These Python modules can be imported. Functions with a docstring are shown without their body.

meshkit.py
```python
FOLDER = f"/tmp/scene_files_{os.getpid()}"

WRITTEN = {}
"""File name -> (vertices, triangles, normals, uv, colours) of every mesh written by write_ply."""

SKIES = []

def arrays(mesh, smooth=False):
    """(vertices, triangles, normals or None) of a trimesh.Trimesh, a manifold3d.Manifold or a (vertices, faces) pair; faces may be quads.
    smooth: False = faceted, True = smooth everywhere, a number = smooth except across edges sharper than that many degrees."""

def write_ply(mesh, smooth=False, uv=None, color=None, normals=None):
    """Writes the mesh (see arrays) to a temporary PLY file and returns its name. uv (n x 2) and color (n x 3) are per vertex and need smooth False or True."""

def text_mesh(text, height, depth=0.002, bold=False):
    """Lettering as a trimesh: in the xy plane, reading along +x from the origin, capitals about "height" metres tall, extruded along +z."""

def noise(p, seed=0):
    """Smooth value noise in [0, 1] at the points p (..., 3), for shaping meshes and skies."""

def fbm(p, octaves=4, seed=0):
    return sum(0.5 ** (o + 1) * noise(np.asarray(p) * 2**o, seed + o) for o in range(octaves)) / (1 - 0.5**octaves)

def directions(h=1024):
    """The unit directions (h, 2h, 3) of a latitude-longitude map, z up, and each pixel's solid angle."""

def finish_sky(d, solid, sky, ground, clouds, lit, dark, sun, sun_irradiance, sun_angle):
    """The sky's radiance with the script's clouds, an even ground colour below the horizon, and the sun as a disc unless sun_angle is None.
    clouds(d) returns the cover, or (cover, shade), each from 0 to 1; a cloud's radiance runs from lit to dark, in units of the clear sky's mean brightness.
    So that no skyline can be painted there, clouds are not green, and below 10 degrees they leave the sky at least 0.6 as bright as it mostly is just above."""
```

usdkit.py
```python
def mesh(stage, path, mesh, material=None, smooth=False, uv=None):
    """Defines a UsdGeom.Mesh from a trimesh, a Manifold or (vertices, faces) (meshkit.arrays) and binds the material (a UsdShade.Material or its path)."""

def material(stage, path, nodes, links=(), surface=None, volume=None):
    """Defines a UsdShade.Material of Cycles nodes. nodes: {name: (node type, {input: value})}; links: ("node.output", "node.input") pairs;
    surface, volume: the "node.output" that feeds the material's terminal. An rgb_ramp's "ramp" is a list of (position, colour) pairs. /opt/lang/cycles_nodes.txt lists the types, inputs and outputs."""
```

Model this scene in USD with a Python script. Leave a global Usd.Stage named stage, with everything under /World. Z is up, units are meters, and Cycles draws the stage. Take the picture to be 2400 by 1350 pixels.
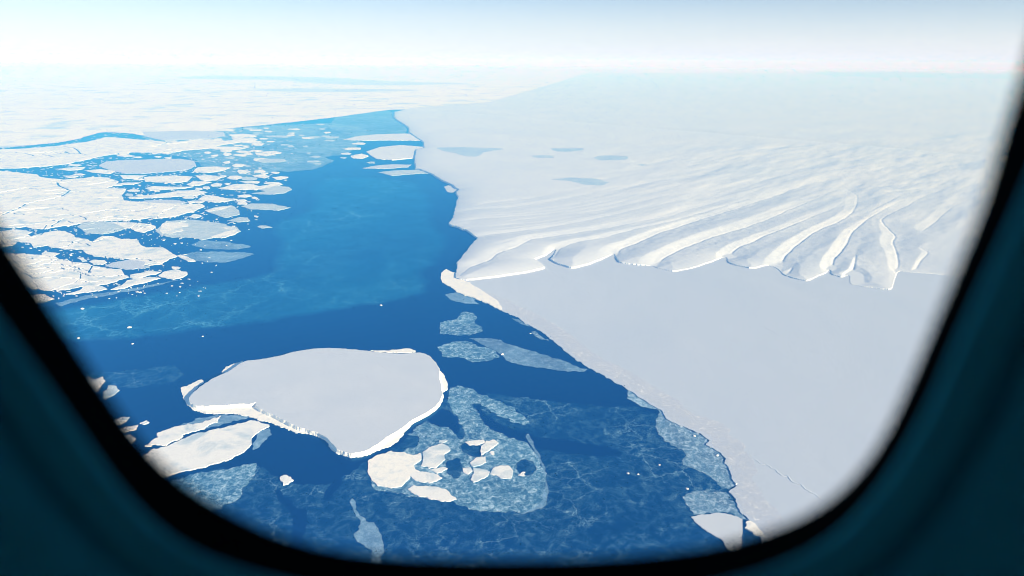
import math, random
import numpy as np
import shapely
from shapely.geometry import Polygon, LineString, Point
from shapely.ops import unary_union
from scipy.interpolate import splprep, splev
from scipy.spatial import cKDTree
import trimesh, usdkit, meshkit
from pxr import Usd, UsdGeom, UsdLux, UsdShade, Gf, Sdf

random.seed(7)
rng = np.random.default_rng(7)
stage = Usd.Stage.CreateInMemory()
UsdGeom.SetStageUpAxis(stage, 'Z')
UsdGeom.SetStageMetersPerUnit(stage, 1.0)
UsdGeom.Xform.Define(stage, '/World')
UsdGeom.Scope.Define(stage, '/World/Looks')

# ------------------------------------------------------------------ camera, sky, sun, exposure
SEA = -3500.0                       # the eye is at the origin, inside the cabin; the sea lies 3.5 km below
FPX, CX, CY = 1600.0, 1200.0, 675.0  # a 24 mm lens; pixels of the 2400 x 1350 photograph
PITCH, ROLL = math.radians(18.49), math.radians(0.42)
EXPOSURE = 1.1
SUN_EL, SUN_AZ = math.radians(17.0), math.radians(124.0)   # azimuth from +y towards +x, direction to the sun
SUN_I, SKY_STRENGTH = 1.2, 0.061

FWD = np.array([0, math.cos(PITCH), -math.sin(PITCH)])
_r, _u = np.array([1.0, 0, 0]), np.array([0, math.sin(PITCH), math.cos(PITCH)])
RIGHT = math.cos(ROLL) * _r + math.sin(ROLL) * _u
UP = math.cos(ROLL) * _u - math.sin(ROLL) * _r
cam = UsdGeom.Camera.Define(stage, '/World/camera')
M = Gf.Matrix4d(*RIGHT, 0, *UP, 0, *(-FWD), 0, 0, 0, 0, 1)
cam.AddTransformOp().Set(M)
cam.CreateFocalLengthAttr(24.0)
cam.CreateHorizontalApertureAttr(36.0)
cam.CreateVerticalApertureAttr(20.25)
cam.CreateClippingRangeAttr(Gf.Vec2f(0.02, 900000.0))
cam.CreateFStopAttr(2.6)
cam.CreateFocusDistanceAttr(9000.0)
cam.CreateExposureAttr(EXPOSURE)

SUN = np.array([math.sin(SUN_AZ) * math.cos(SUN_EL), math.cos(SUN_AZ) * math.cos(SUN_EL), math.sin(SUN_EL)])
dome = UsdLux.DomeLight.Define(stage, '/World/sky')
dome.GetPrim().SetCustomDataByKey('kind', 'structure')
skym = usdkit.material(stage, '/World/Looks/sky_look', {
    's': ('sky_texture', {'sky_type': 'single_scattering', 'sun_disc': False, 'sun_elevation': SUN_EL, 'sun_rotation': SUN_AZ,
                          'altitude': 1500.0, 'air_density': 0.75, 'aerosol_density': 0.10, 'ozone_density': 1.5}),
    # a thin even veil of high cloud that thickens towards the horizon, the same all the way round
    'tc': ('texture_coordinate', {}), 'sx': ('separate_xyz', {}), 'mp': ('mapping', {'scale': (2.2, 2.2, 26.0)}),
    'vn': ('noise_texture', {'scale': 1.0, 'detail': 5.0, 'roughness': 0.55}),
    've': ('map_range', {'range_type': 'smoothstep', 'from_min': -0.01, 'from_max': 0.12, 'to_min': 0.78, 'to_max': 0.04, 'clamp': True}),
    'vm': ('map_range', {'from_min': 0.3, 'from_max': 0.7, 'to_min': 0.86, 'to_max': 1.1, 'clamp': True}), 'vf': ('math', {'math_type': 'multiply', 'use_clamp': True}),
    'mc': ('mix_color', {'b': (7.3, 7.15, 7.1), 'use_clamp': False}),
    'b': ('background_shader', {'strength': SKY_STRENGTH})},
    [('tc.generated', 'sx.vector'), ('sx.z', 've.value'), ('tc.generated', 'mp.vector'), ('mp.vector', 'vn.vector'), ('vn.fac', 'vm.value'), ('ve.result', 'vf.value1'), ('vm.result', 'vf.value2'),
     ('vf.value', 'mc.fac'), ('s.color', 'mc.a'), ('mc.result', 'b.color')], surface='b.background')
UsdShade.MaterialBindingAPI.Apply(dome.GetPrim()).Bind(skym)
sun = UsdLux.DistantLight.Define(stage, '/World/sun')
sun.CreateNormalizeAttr(True)
sun.CreateIntensityAttr(SUN_I)
sun.CreateAngleAttr(0.5)
sun.CreateColorAttr(Gf.Vec3f(1.0, 0.965, 0.975))
zax = SUN / np.linalg.norm(SUN)
xax = np.cross([0, 0, 1.0], zax); xax /= np.linalg.norm(xax)
yax = np.cross(zax, xax)
sun.AddTransformOp().Set(Gf.Matrix4d(*xax, 0, *yax, 0, *zax, 0, 0, 0, 0, 1))

# ------------------------------------------------------------------ helpers
_names = {}


def numbered(parent, name):
    k = (parent, name)
    n = _names.get(k, 0)
    _names[k] = n + 1
    return f'{parent}/{name}' if n == 0 else f'{parent}/{name}_{n:03d}'


def tag(p, label=None, category=None, group=None, kind=None):
    p = p.GetPrim() if hasattr(p, 'GetPrim') else p
    for k, v in dict(label=label, category=category, group=group, kind=kind).items():
        if v:
            p.SetCustomDataByKey(k, v)
    return p


def put(name, mesh, mat, parent='/World', smooth=False, **t):
    path = numbered(str(parent), name)
    m = usdkit.mesh(stage, path, mesh, mat, smooth=smooth)
    tag(m, **t)
    return path


def thing(name, label, category, group=None, loc=(0, 0, 0)):
    path = numbered('/World', name)
    x = UsdGeom.Xform.Define(stage, path)
    x.AddTranslateOp().Set(Gf.Vec3d(*loc))
    tag(x, label, category, group)
    return path


def dirs(px, py):
    px, py = np.asarray(px, float), np.asarray(py, float)
    return FWD + ((px - CX) / FPX)[..., None] * RIGHT - ((py - CY) / FPX)[..., None] * UP


def ground(pts, z=SEA):
    """Pixels of the photograph to points (x, y) of the level plane at height z."""
    a = np.atleast_2d(np.asarray(pts, float))
    d = dirs(a[:, 0], a[:, 1])
    t = z / np.minimum(d[:, 2], -0.004)
    return (d * t[:, None])[:, :2]


def slant_px(xy):
    """Metres per photograph pixel at ground points."""
    return np.sqrt((xy ** 2).sum(1) + SEA ** 2) / FPX


def chaikin(p, closed=True, times=1):
    p = np.asarray(p, float)
    for _ in range(times):
        q = np.roll(p, -1, 0) if closed else p[1:]
        a = p if closed else p[:-1]
        n = np.empty((2 * len(a), 2))
        n[0::2], n[1::2] = 0.86 * a + 0.14 * q, 0.14 * a + 0.86 * q
        p = n if closed else np.vstack([p[:1], n, p[-1:]])
    return p


def densify(p, step, closed=True):
    out = []
    n = len(p)
    for i in range(n if closed else n - 1):
        a, b = p[i], p[(i + 1) % n]
        k = max(1, int(np.linalg.norm(b - a) / step))
        for j in range(k):
            out.append(a + (b - a) * j / k)
    if not closed:
        out.append(p[-1])
    return np.array(out)


def rough(px, z=SEA, amp=2.0, step=2.2, seed=0, closed=True, smooth=1, wave=14.0):
    """A hand-traced outline as a ragged ground outline: amp and wave are in the photograph's pixels at that distance."""
    p = densify(chaikin(px, closed, smooth), step, closed)
    g = ground(p, z)
    m = slant_px(g)
    q = np.c_[g / (wave * m[:, None]), np.full(len(g), 3.3 * seed)]
    q2 = np.c_[g / (0.36 * wave * m[:, None]), np.full(len(g), 5.1 * seed)]
    dx = (meshkit.fbm(q, 3, seed) - 0.5) + 0.55 * (meshkit.fbm(q2, 3, seed + 9) - 0.5)
    dy = (meshkit.fbm(q + 31.7, 3, seed + 50) - 0.5) + 0.55 * (meshkit.fbm(q2 + 17.3, 3, seed + 59) - 0.5)
    depr = np.abs(z) / np.sqrt((g ** 2).sum(1) + z * z)
    fade = np.clip(1.6 * depr + 0.35, 0, 1)
    return g + np.c_[dx, dy] * (9.0 * amp * m * fade)[:, None]


def poly(px, **k):
    P = Polygon(rough(px, **k)).buffer(0)
    if P.geom_type != 'Polygon':
        P = max(P.geoms, key=lambda a: a.area)
    return P


def flat(P, z):
    """A single level sheet."""
    v, f = trimesh.creation.triangulate_polygon(P, engine='earcut')
    return np.c_[v, np.full(len(v), z)], f


def slab(P, z0, z1, bevel=0.0):
    m = trimesh.creation.extrude_polygon(P, z1 - z0, engine='earcut')
    m.apply_translation([0, 0, z0])
    return m


def parts_of(P):
    return [P] if P.geom_type == 'Polygon' else sorted([g for g in P.geoms if g.geom_type == 'Polygon'], key=lambda a: -a.area)


# ------------------------------------------------------------------ materials
def look(name, nodes, links, surface=None, volume=None):
    return usdkit.material(stage, '/World/Looks/' + name, nodes, links, surface=surface, volume=volume)


def snow_look(name, c1, c2, scale, bump_scale, bump_dist, rough_=0.75, detail=5.0, stretch=(1, 1, 1), rot=0.0, contrast=(0.35, 0.65), fine=None):
    """Snow or ice: two tones mixed by drifting noise, fine relief by bump. Scales are in metres."""
    n = {'g': ('geometry', {}),
         'm': ('mapping', {'scale': tuple(s / scale for s in stretch), 'rotation': (0, 0, rot)}),
         'n': ('noise_texture', {'scale': 1.0, 'detail': detail, 'roughness': 0.6, 'distortion': 0.4}),
         'r': ('rgb_ramp', {'ramp': [(0, c1), (contrast[0], c1), (contrast[1], c2), (1, c2)]}),
         'm2': ('mapping', {'scale': (1 / bump_scale,) * 3}),
         'n2': ('noise_texture', {'scale': 1.0, 'detail': 5.0, 'roughness': 0.62}),
         'bu': ('bump', {'strength': 1.0, 'distance': bump_dist}),
         'p': ('principled_bsdf', {'roughness': rough_, 'specular_ior_level': 0.15})}
    l = [('g.position', 'm.vector'), ('m.vector', 'n.vector'), ('n.fac', 'r.fac'), ('r.color', 'p.base_color'),
         ('g.position', 'm2.vector'), ('m2.vector', 'n2.vector'), ('n2.fac', 'bu.height'), ('bu.normal', 'p.normal')]
    return look(name, n, l, 'p.BSDF')


def thin_look(name, cover, scale, line_w, line_s, mask=(0.42, 0.62), mask_scale=6.0, cloud=0.0, cloud_scale=0.5, colour=(0.72, 0.78, 0.84), warp=0.9, stretch=(1, 1, 1), rot=0.0, seed=0.0, tatter=2.2, ragged=0.45, line_colour=(0.62, 0.75, 0.86)):
    """New ice over water: a see-through film (cover) crossed by white ridge lines (line_w, line_s) and slush (cloud). scale in metres."""
    n = {'g': ('geometry', {}),
         'm': ('mapping', {'scale': tuple(s / scale for s in stretch), 'rotation': (0, 0, rot), 'location': (seed, seed * 0.7, seed)}),
         'wn': ('noise_texture', {'scale': 2.6, 'detail': 7.0, 'roughness': 0.68}),
         'ws': ('vector_math', {'math_type': 'multiply_add', 'vector2': (warp,) * 3}),
         'v': ('voronoi_texture', {'feature': 'distance_to_edge', 'scale': 1.0, 'randomness': 1.0}),
         'l1': ('map_range', {'from_min': 0.0, 'from_max': line_w, 'to_min': 1.0, 'to_max': 0.0, 'clamp': True}),
         'v2': ('voronoi_texture', {'feature': 'distance_to_edge', 'scale': 2.7, 'randomness': 1.0}),
         'l2': ('map_range', {'from_min': 0.0, 'from_max': line_w * 1.3, 'to_min': 0.55, 'to_max': 0.0, 'clamp': True}),
         'mx': ('math', {'math_type': 'maximum'}),
         'mn': ('noise_texture', {'scale': 1.0 / mask_scale, 'detail': 5.0, 'roughness': 0.65, 'distortion': 0.6}),
         'mk': ('map_range', {'from_min': mask[0], 'from_max': mask[1], 'to_min': 0.0, 'to_max': line_s, 'clamp': True}),
         'lm': ('math', {'math_type': 'multiply'}),
         'cn': ('noise_texture', {'scale': 1.0 / cloud_scale, 'detail': 6.0, 'roughness': 0.7, 'distortion': 1.0}),
         'ck': ('map_range', {'from_min': 0.45, 'from_max': 0.72, 'to_min': 0.0, 'to_max': cloud, 'clamp': True}),
         'bn': ('noise_texture', {'scale': 0.22, 'detail': 4.0, 'roughness': 0.6, 'distortion': 0.5}),
         'bk': ('map_range', {'from_min': 0.3, 'from_max': 0.7, 'to_min': cover * 0.55, 'to_max': cover * 1.45, 'clamp': True}),
         'fa': ('attribute', {'attribute': 'fade'}), 'tn': ('noise_texture', {'scale': tatter, 'detail': 5.0, 'roughness': 0.65}), 'tf': ('math', {'math_type': 'multiply_add', 'value2': 2.6, 'value3': -1.3}), 'ts': ('math', {'math_type': 'add'}), 'tk': ('map_range', {'from_min': 0.0, 'from_max': ragged, 'to_min': 0.0, 'to_max': 1.0, 'clamp': True}), 'fm': ('math', {'math_type': 'multiply'}),
         'a1': ('math', {'math_type': 'add'}), 'a2': ('math', {'math_type': 'add', 'use_clamp': True}),
         't': ('transparent_bsdf', {}), 'cm': ('mix_color', {'a': colour, 'b': line_colour}), 'd': ('diffuse_bsdf', {}), 'x': ('mix_closure', {})}
    l = [('g.position', 'm.vector'), ('m.vector', 'wn.vector'), ('wn.color', 'ws.vector1'), ('m.vector', 'ws.vector3'),
         ('ws.vector', 'v.vector'), ('v.distance', 'l1.value'), ('ws.vector', 'v2.vector'), ('v2.distance', 'l2.value'),
         ('l1.result', 'mx.value1'), ('l2.result', 'mx.value2'), ('m.vector', 'mn.vector'), ('mn.fac', 'mk.value'),
         ('mx.value', 'lm.value1'), ('mk.result', 'lm.value2'), ('m.vector', 'cn.vector'), ('cn.fac', 'ck.value'),
         ('m.vector', 'bn.vector'), ('bn.fac', 'bk.value'), ('lm.value', 'a1.value1'), ('ck.result', 'a1.value2'),
         ('a1.value', 'a2.value1'), ('bk.result', 'a2.value2'), ('a2.value', 'fm.value1'), ('fa.fac', 'tf.value1'), ('m.vector', 'tn.vector'), ('tf.value', 'ts.value1'), ('tn.fac', 'ts.value2'), ('ts.value', 'tk.value'), ('tk.result', 'fm.value2'), ('fm.value', 'x.fac'), ('a1.value', 'cm.fac'), ('cm.result', 'd.color'), ('t.BSDF', 'x.closure1'), ('d.BSDF', 'x.closure2')]
    return look(name, n, l, 'x.closure')


SNOW_PLAIN = snow_look('wind_packed_snow', (0.50, 0.575, 0.715), (0.55, 0.615, 0.745), 1300.0, 60.0, 1.0, contrast=(0.3, 0.7), detail=9.0, stretch=(1, 0.35, 1), rot=0.6)
SNOW_BERG = snow_look('iceberg_snow', (0.56, 0.62, 0.735), (0.61, 0.66, 0.765), 500.0, 50.0, 0.9, contrast=(0.3, 0.7))
SNOW_GLACIER = snow_look('glacier_snow', (0.625, 0.69, 0.81), (0.68, 0.73, 0.84), 3000.0, 90.0, 1.2)
SNOW_FLOE = snow_look('rough_floe_snow', (0.50, 0.62, 0.74), (0.85, 0.865, 0.90), 240.0, 22.0, 3.2, contrast=(0.34, 0.50), detail=8.0)
SNOW_FAR = snow_look('distant_pack_snow', (0.52, 0.65, 0.77), (0.86, 0.87, 0.90), 2200.0, 300.0, 2.0, contrast=(0.36, 0.47), detail=9.0)
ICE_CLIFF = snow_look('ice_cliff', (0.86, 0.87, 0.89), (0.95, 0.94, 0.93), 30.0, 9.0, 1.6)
ICE_FOOT = snow_look('ice_foot_snow', (0.70, 0.76, 0.82), (0.91, 0.905, 0.90), 60.0, 14.0, 2.0, contrast=(0.3, 0.5))
GREY_ICE = snow_look('grey_young_ice', (0.40, 0.52, 0.64), (0.56, 0.65, 0.73), 160.0, 30.0, 0.3, rough_=0.6)
CLOUD_SHADE = snow_look('painted_cloud_shade', (0.36, 0.55, 0.72), (0.55, 0.69, 0.80), 500.0, 60.0, 0.4, rough_=0.5)
BITS = snow_look('bright_chunk_ice', (0.9, 0.9, 0.9), (0.96, 0.95, 0.94), 20.0, 6.0, 0.8)

WATER = look('sea_water', {
    'g': ('geometry', {}), 'm': ('mapping', {'scale': (1 / 2500.0, 1 / 2500.0, 1)}),
    'n': ('noise_texture', {'scale': 1.0, 'detail': 5.0, 'roughness': 0.55, 'distortion': 0.6}),
    'r': ('rgb_ramp', {'ramp': [(0.3, (0.0004, 0.011, 0.086)), (0.7, (0.0006, 0.018, 0.120))]}),
    'm2': ('mapping', {'scale': (1 / 30.0, 1 / 18.0, 1)}), 'n2': ('noise_texture', {'scale': 1.0, 'detail': 3.0}),
    'bu': ('bump', {'distance': 0.35}), 'f': ('fresnel', {'IOR': 1.30}),
    'd': ('diffuse_bsdf', {}), 'gl': ('glossy_bsdf', {'color': (0.16, 0.62, 1.0), 'roughness': 0.22}), 'x': ('mix_closure', {})},
    [('g.position', 'm.vector'), ('m.vector', 'n.vector'), ('n.fac', 'r.fac'), ('r.color', 'd.color'), ('g.position', 'm2.vector'),
     ('m2.vector', 'n2.vector'), ('n2.fac', 'bu.height'), ('bu.normal', 'gl.normal'), ('f.fac', 'x.fac'), ('d.BSDF', 'x.closure1'), ('gl.BSDF', 'x.closure2')], 'x.closure')

FILM = thin_look('thin_ice_film', 0.15, 620.0, 0.035, 0.42, mask=(0.50, 0.62), mask_scale=4.0, cloud=0.14, cloud_scale=1.2, colour=(0.02, 0.36, 0.72), warp=0.9, tatter=3.0, ragged=1.5, line_colour=(0.30, 0.62, 0.84))
FILM_LOW = thin_look('thin_ice_net', 0.06, 260.0, 0.030, 0.55, mask=(0.46, 0.60), mask_scale=3.0, cloud=0.34, cloud_scale=0.45, colour=(0.02, 0.20, 0.44), warp=0.75, seed=3.0, line_colour=(0.42, 0.66, 0.84))
FAN = thin_look('slush_fan', 0.24, 150.0, 0.06, 0.38, mask=(0.30, 0.56), mask_scale=2.0, cloud=0.85, cloud_scale=0.36, colour=(0.16, 0.44, 0.70), warp=0.8, seed=5.0, line_colour=(0.58, 0.73, 0.87))
FAN_DENSE = thin_look('dense_slush', 0.40, 140.0, 0.06, 0.30, mask=(0.30, 0.58), mask_scale=2.0, cloud=0.75, cloud_scale=0.34, colour=(0.24, 0.46, 0.70), warp=0.8, seed=9.0, line_colour=(0.60, 0.72, 0.86))
GREASE = thin_look('grease_ice', 0.34, 420.0, 0.01, 0.1, cloud=0.42, cloud_scale=0.6, colour=(0.28, 0.56, 0.78), seed=2.0, line_colour=(0.66, 0.77, 0.87))
STREAK = thin_look('slush_streak', 0.46, 160.0, 0.05, 0.2, cloud=0.28, cloud_scale=0.6, colour=(0.26, 0.48, 0.74), seed=1.0, line_colour=(0.6, 0.74, 0.88), tatter=1.4)
CLOUD_SHADE = thin_look('painted_cloud_shade', 0.30, 400.0, 0.01, 0.05, cloud=0.4, cloud_scale=1.0, colour=(0.40, 0.60, 0.80), seed=4.0, tatter=5.0, line_colour=(0.55, 0.70, 0.84))  # blue tint of cloud shade, painted as see-through sheets on the glacier
SHORE = thin_look('shore_snow', 0.20, 90.0, 0.08, 0.5, mask=(0.3, 0.6), cloud=0.75, cloud_scale=0.5, colour=(0.66, 0.71, 0.82), seed=6.0, line_colour=(0.84, 0.86, 0.92))
FAR_LEAD = snow_look('far_refrozen_lead', (0.52, 0.62, 0.71), (0.62, 0.69, 0.76), 3000.0, 300.0, 0.5)

# ------------------------------------------------------------------ setting: sea, haze, far ice
R_FAR = 395000.0
def sheet(x0, x1, y0, y1, z):
    return np.array([[x0, y0, z], [x1, y0, z], [x1, y1, z], [x0, y1, z]], float), np.array([[0, 1, 2], [0, 2, 3]])

put('sea', sheet(-R_FAR, R_FAR, -60000.0, R_FAR, SEA), WATER, kind='structure')

HAZE_TOP = 420.0
hz = trimesh.creation.box(bounds=[[-R_FAR - 900, -61000.0, SEA - 4.0], [R_FAR + 900, R_FAR + 900, HAZE_TOP]])
HAZE = look('haze_air', {'v': ('principled_volume', {'color': (0.045, 0.315, 1.0), 'absorption_color': (1, 1, 1), 'density': 4.0e-5, 'anisotropy': -0.08})}, [], volume='v.volume')
put('haze', hz, HAZE, kind='stuff')

far_px = [(-2600, 352), (-100, 346), (0, 347), (60, 342), (130, 335), (180, 327), (235, 309), (300, 312), (360, 322), (430, 318), (520, 306), (545, 300), (620, 293),
          (700, 285), (790, 274), (870, 263), (915, 257), (1010, 256), (1300, 258), (2500, 262), (4600, 262)]
fp = rough(far_px, amp=2.4, seed=4, closed=False)
far = Polygon(np.vstack([fp, [[R_FAR - 2000, 80000], [R_FAR - 2000, R_FAR - 3000], [-R_FAR + 2000, R_FAR - 3000], [-R_FAR + 2000, 60000]]])).buffer(0)
put('far_pack_ice', flat(max(parts_of(far), key=lambda a: a.area), SEA + 3), SNOW_FAR, kind='structure')

for k, pts in enumerate([[(395, 183), (480, 177), (600, 178), (760, 181), (900, 190), (1010, 194), (1120, 196), (1000, 199), (860, 200), (760, 196), (640, 187), (500, 186)],
                         [(560, 211), (690, 207), (800, 208), (960, 210), (985, 213), (830, 216), (700, 216)],
                         [(1900, 171), (2010, 169), (2180, 171), (2400, 176), (2500, 178), (2500, 186), (2300, 183), (2100, 181), (1960, 178)]]):
    P = poly(pts, seed=20 + k, amp=1.5)
    put('distant_water', flat(P, SEA + 12 if k < 2 else SEA + 190), FAR_LEAD, kind='structure')

# ------------------------------------------------------------------ fast ice plain
coast_px = [(1060, 672), (1090, 690), (1130, 705), (1160, 716), (1180, 730), (1215, 745), (1245, 765), (1265, 775), (1290, 793), (1320, 818), (1350, 843), (1380, 862),
            (1420, 882), (1455, 902), (1490, 925), (1520, 945), (1552, 962), (1560, 978), (1575, 990), (1612, 1005), (1645, 1016), (1665, 1032), (1658, 1044), (1690, 1062),
            (1700, 1076), (1693, 1086), (1708, 1094), (1716, 1120), (1726, 1136), (1709, 1152), (1722, 1168), (1738, 1204), (1762, 1222), (1780, 1250), (1790, 1275), (1830, 1400)]
coast_g = rough(coast_px, z=SEA + 8, amp=1.5, seed=11, closed=False, smooth=0)
rest = ground([(2100, 1500), (3400, 1450), (3400, 560), (1150, 560), (1085, 620), (1066, 650)], SEA + 8)
plain = Polygon(np.vstack([coast_g, rest])).buffer(0)
plain = max(parts_of(plain), key=lambda a: a.area)
put('ice_plain', slab(plain, SEA - 1, SEA + 8), SNOW_PLAIN, kind='structure')

# ------------------------------------------------------------------ glacier
front_px = [(1066, 648), (1078, 652), (1092, 654), (1112, 653), (1170, 646), (1240, 636), (1278, 626), (1264, 613), (1252, 606), (1282, 595), (1303, 580), (1296, 600), (1290, 606), (1308, 617), (1342, 627), (1382, 617),
            (1420, 601), (1439, 592), (1443, 602), (1452, 614), (1500, 619), (1529, 620), (1542, 626), (1582, 634), (1628, 625), (1692, 602), (1702, 600), (1706, 612), (1720, 618), (1765, 627),
            (1800, 619), (1822, 626), (1838, 642), (1866, 651), (1893, 656), (1938, 636), (1944, 628), (1948, 640), (1975, 648), (1990, 641), (1991, 662), (2030, 670), (2090, 677), (2096, 655), (2104, 636),
            (2112, 632), (2143, 636), (2200, 640), (2300, 652), (2600, 690)]
shore_px = [(960, 255), (925, 262), (922, 274), (932, 282), (945, 291), (958, 300), (956, 308), (975, 322), (990, 333), (993, 345), (974, 350), (971, 373), (974, 394), (987, 397), (1010, 406), (1040, 425), (1058, 432),
            (1066, 440), (1075, 443), (1067, 451), (1074, 461), (1069, 472), (1066, 486), (1063, 498), (1062, 508), (1050, 523), (1068, 530), (1090, 537), (1120, 556), (1108, 571), (1098, 582), (1086, 598), (1072, 616), (1068, 634)]
Zt = SEA + 34
shore_g = rough(shore_px, z=Zt, amp=1.4, seed=31, closed=False, smooth=0, wave=9)
front_g = rough(front_px, z=Zt, amp=0.7, seed=33, closed=False, smooth=1, wave=12)
gl_poly = Polygon(np.vstack([shore_g, front_g, ground([(5200, 600), (5200, 178), (1400, 166), (1150, 240)], Zt)])).buffer(0)
gl_poly = max(parts_of(gl_poly), key=lambda a: a.area)

valleys = [  # (pixels from the front up-glacier, depth m, width right m, width left m)
    ([(1076, 642), (1100, 622), (1148, 606), (1160, 594), (1208, 579), (1240, 561), (1270, 557), (1350, 545), (1450, 530), (1560, 509), (1700, 468), (1800, 445)], 40, 150, 130),
    ([(1300, 600), (1312, 578), (1340, 568), (1400, 560), (1480, 540), (1600, 512), (1740, 470), (1850, 440)], 34, 190, 120),
    ([(1440, 596), (1452, 582), (1482, 570), (1540, 546), (1622, 518), (1700, 496), (1780, 470), (1870, 440), (1960, 415)], 58, 210, 150),
    ([(1530, 622), (1552, 605), (1580, 588), (1650, 560), (1722, 540), (1780, 521), (1850, 492), (1920, 462), (1975, 440)], 62, 220, 150),
    ([(1704, 604), (1714, 590), (1735, 575), (1790, 553), (1842, 534), (1900, 510), (1950, 490), (1990, 466)], 60, 190, 140),
    ([(1708, 612), (1745, 600), (1790, 578), (1835, 553), (1900, 523), (1945, 503)], 30, 150, 110),
    ([(1826, 630), (1835, 600), (1862, 575), (1900, 548), (1930, 533), (1955, 523), (1990, 505), (2008, 480), (2010, 462), (1990, 446), (1960, 432)], 64, 170, 140),
    ([(1842, 640), (1868, 610), (1900, 590), (1925, 565), (1942, 545)], 40, 150, 90),
    ([(1946, 632), (1955, 605), (1972, 588), (1982, 570), (1995, 545), (2020, 525), (2040, 508), (2090, 480), (2140, 462)], 60, 190, 110),
    ([(1990, 660), (1996, 640), (2003, 618), (2006, 595), (2015, 572), (2040, 566), (2085, 567)], 66, 230, 70),
    ([(2100, 640), (2105, 610), (2096, 590), (2092, 565), (2100, 555), (2080, 535), (2062, 515), (2090, 500), (2130, 480), (2180, 455), (2280, 432)], 46, 170, 150),
    ([(2140, 640), (2155, 610), (2175, 592), (2150, 580), (2120, 560)], 46, 190, 90),
    ([(2160, 545), (2190, 520), (2220, 495), (2250, 478), (2310, 455)], 30, 220, 120),
    ([(2060, 440), (2180, 428), (2290, 418)], 18, 300, 90), ([(2080, 452), (2200, 440), (2270, 432)], 18, 260, 90),
    ([(1068, 495), (1130, 491), (1210, 487), (1300, 472), (1400, 452), (1500, 425)], 12, 150, 90),
    ([(1070, 519), (1130, 513), (1250, 507), (1350, 497), (1450, 478), (1560, 445)], 16, 170, 90),
    ([(1100, 552), (1170, 547), (1240, 540), (1310, 531), (1420, 510), (1520, 486), (1620, 450)], 24, 170, 100),
    ([(1124, 481), (1140, 477), (1240, 468), (1330, 450)], 10, 150, 60), ([(1180, 522), (1300, 508), (1420, 494), (1540, 466), (1640, 430)], 14, 190, 110),
    ([(1370, 560), (1480, 530), (1600, 490), (1720, 445)], 18, 220, 120), ([(1600, 470), (1700, 440), (1790, 415)], 14, 260, 140),
    ([(1680, 500), (1800, 462), (1900, 430)], 20, 240, 130), ([(1850, 505), (1930, 480), (1985, 455)], 24, 230, 130),
    ([(1560, 555), (1660, 530), (1700, 515)], 16, 150, 90), ([(2005, 520), (2060, 485), (2110, 460), (2170, 440)], 26, 200, 120), ([(2055, 528), (2130, 505), (2190, 470)], 26, 220, 130)]

def between(a, b_, t):
    def rs(p):
        p = np.array(p, float); s = np.r_[0, np.cumsum(np.hypot(*np.diff(p, axis=0).T))]
        u = np.linspace(0, s[-1], 26)
        return np.c_[np.interp(u, s, p[:, 0]), np.interp(u, s, p[:, 1])]
    return [tuple(x) for x in rs(a) * (1 - t) + rs(b_) * t]


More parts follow.
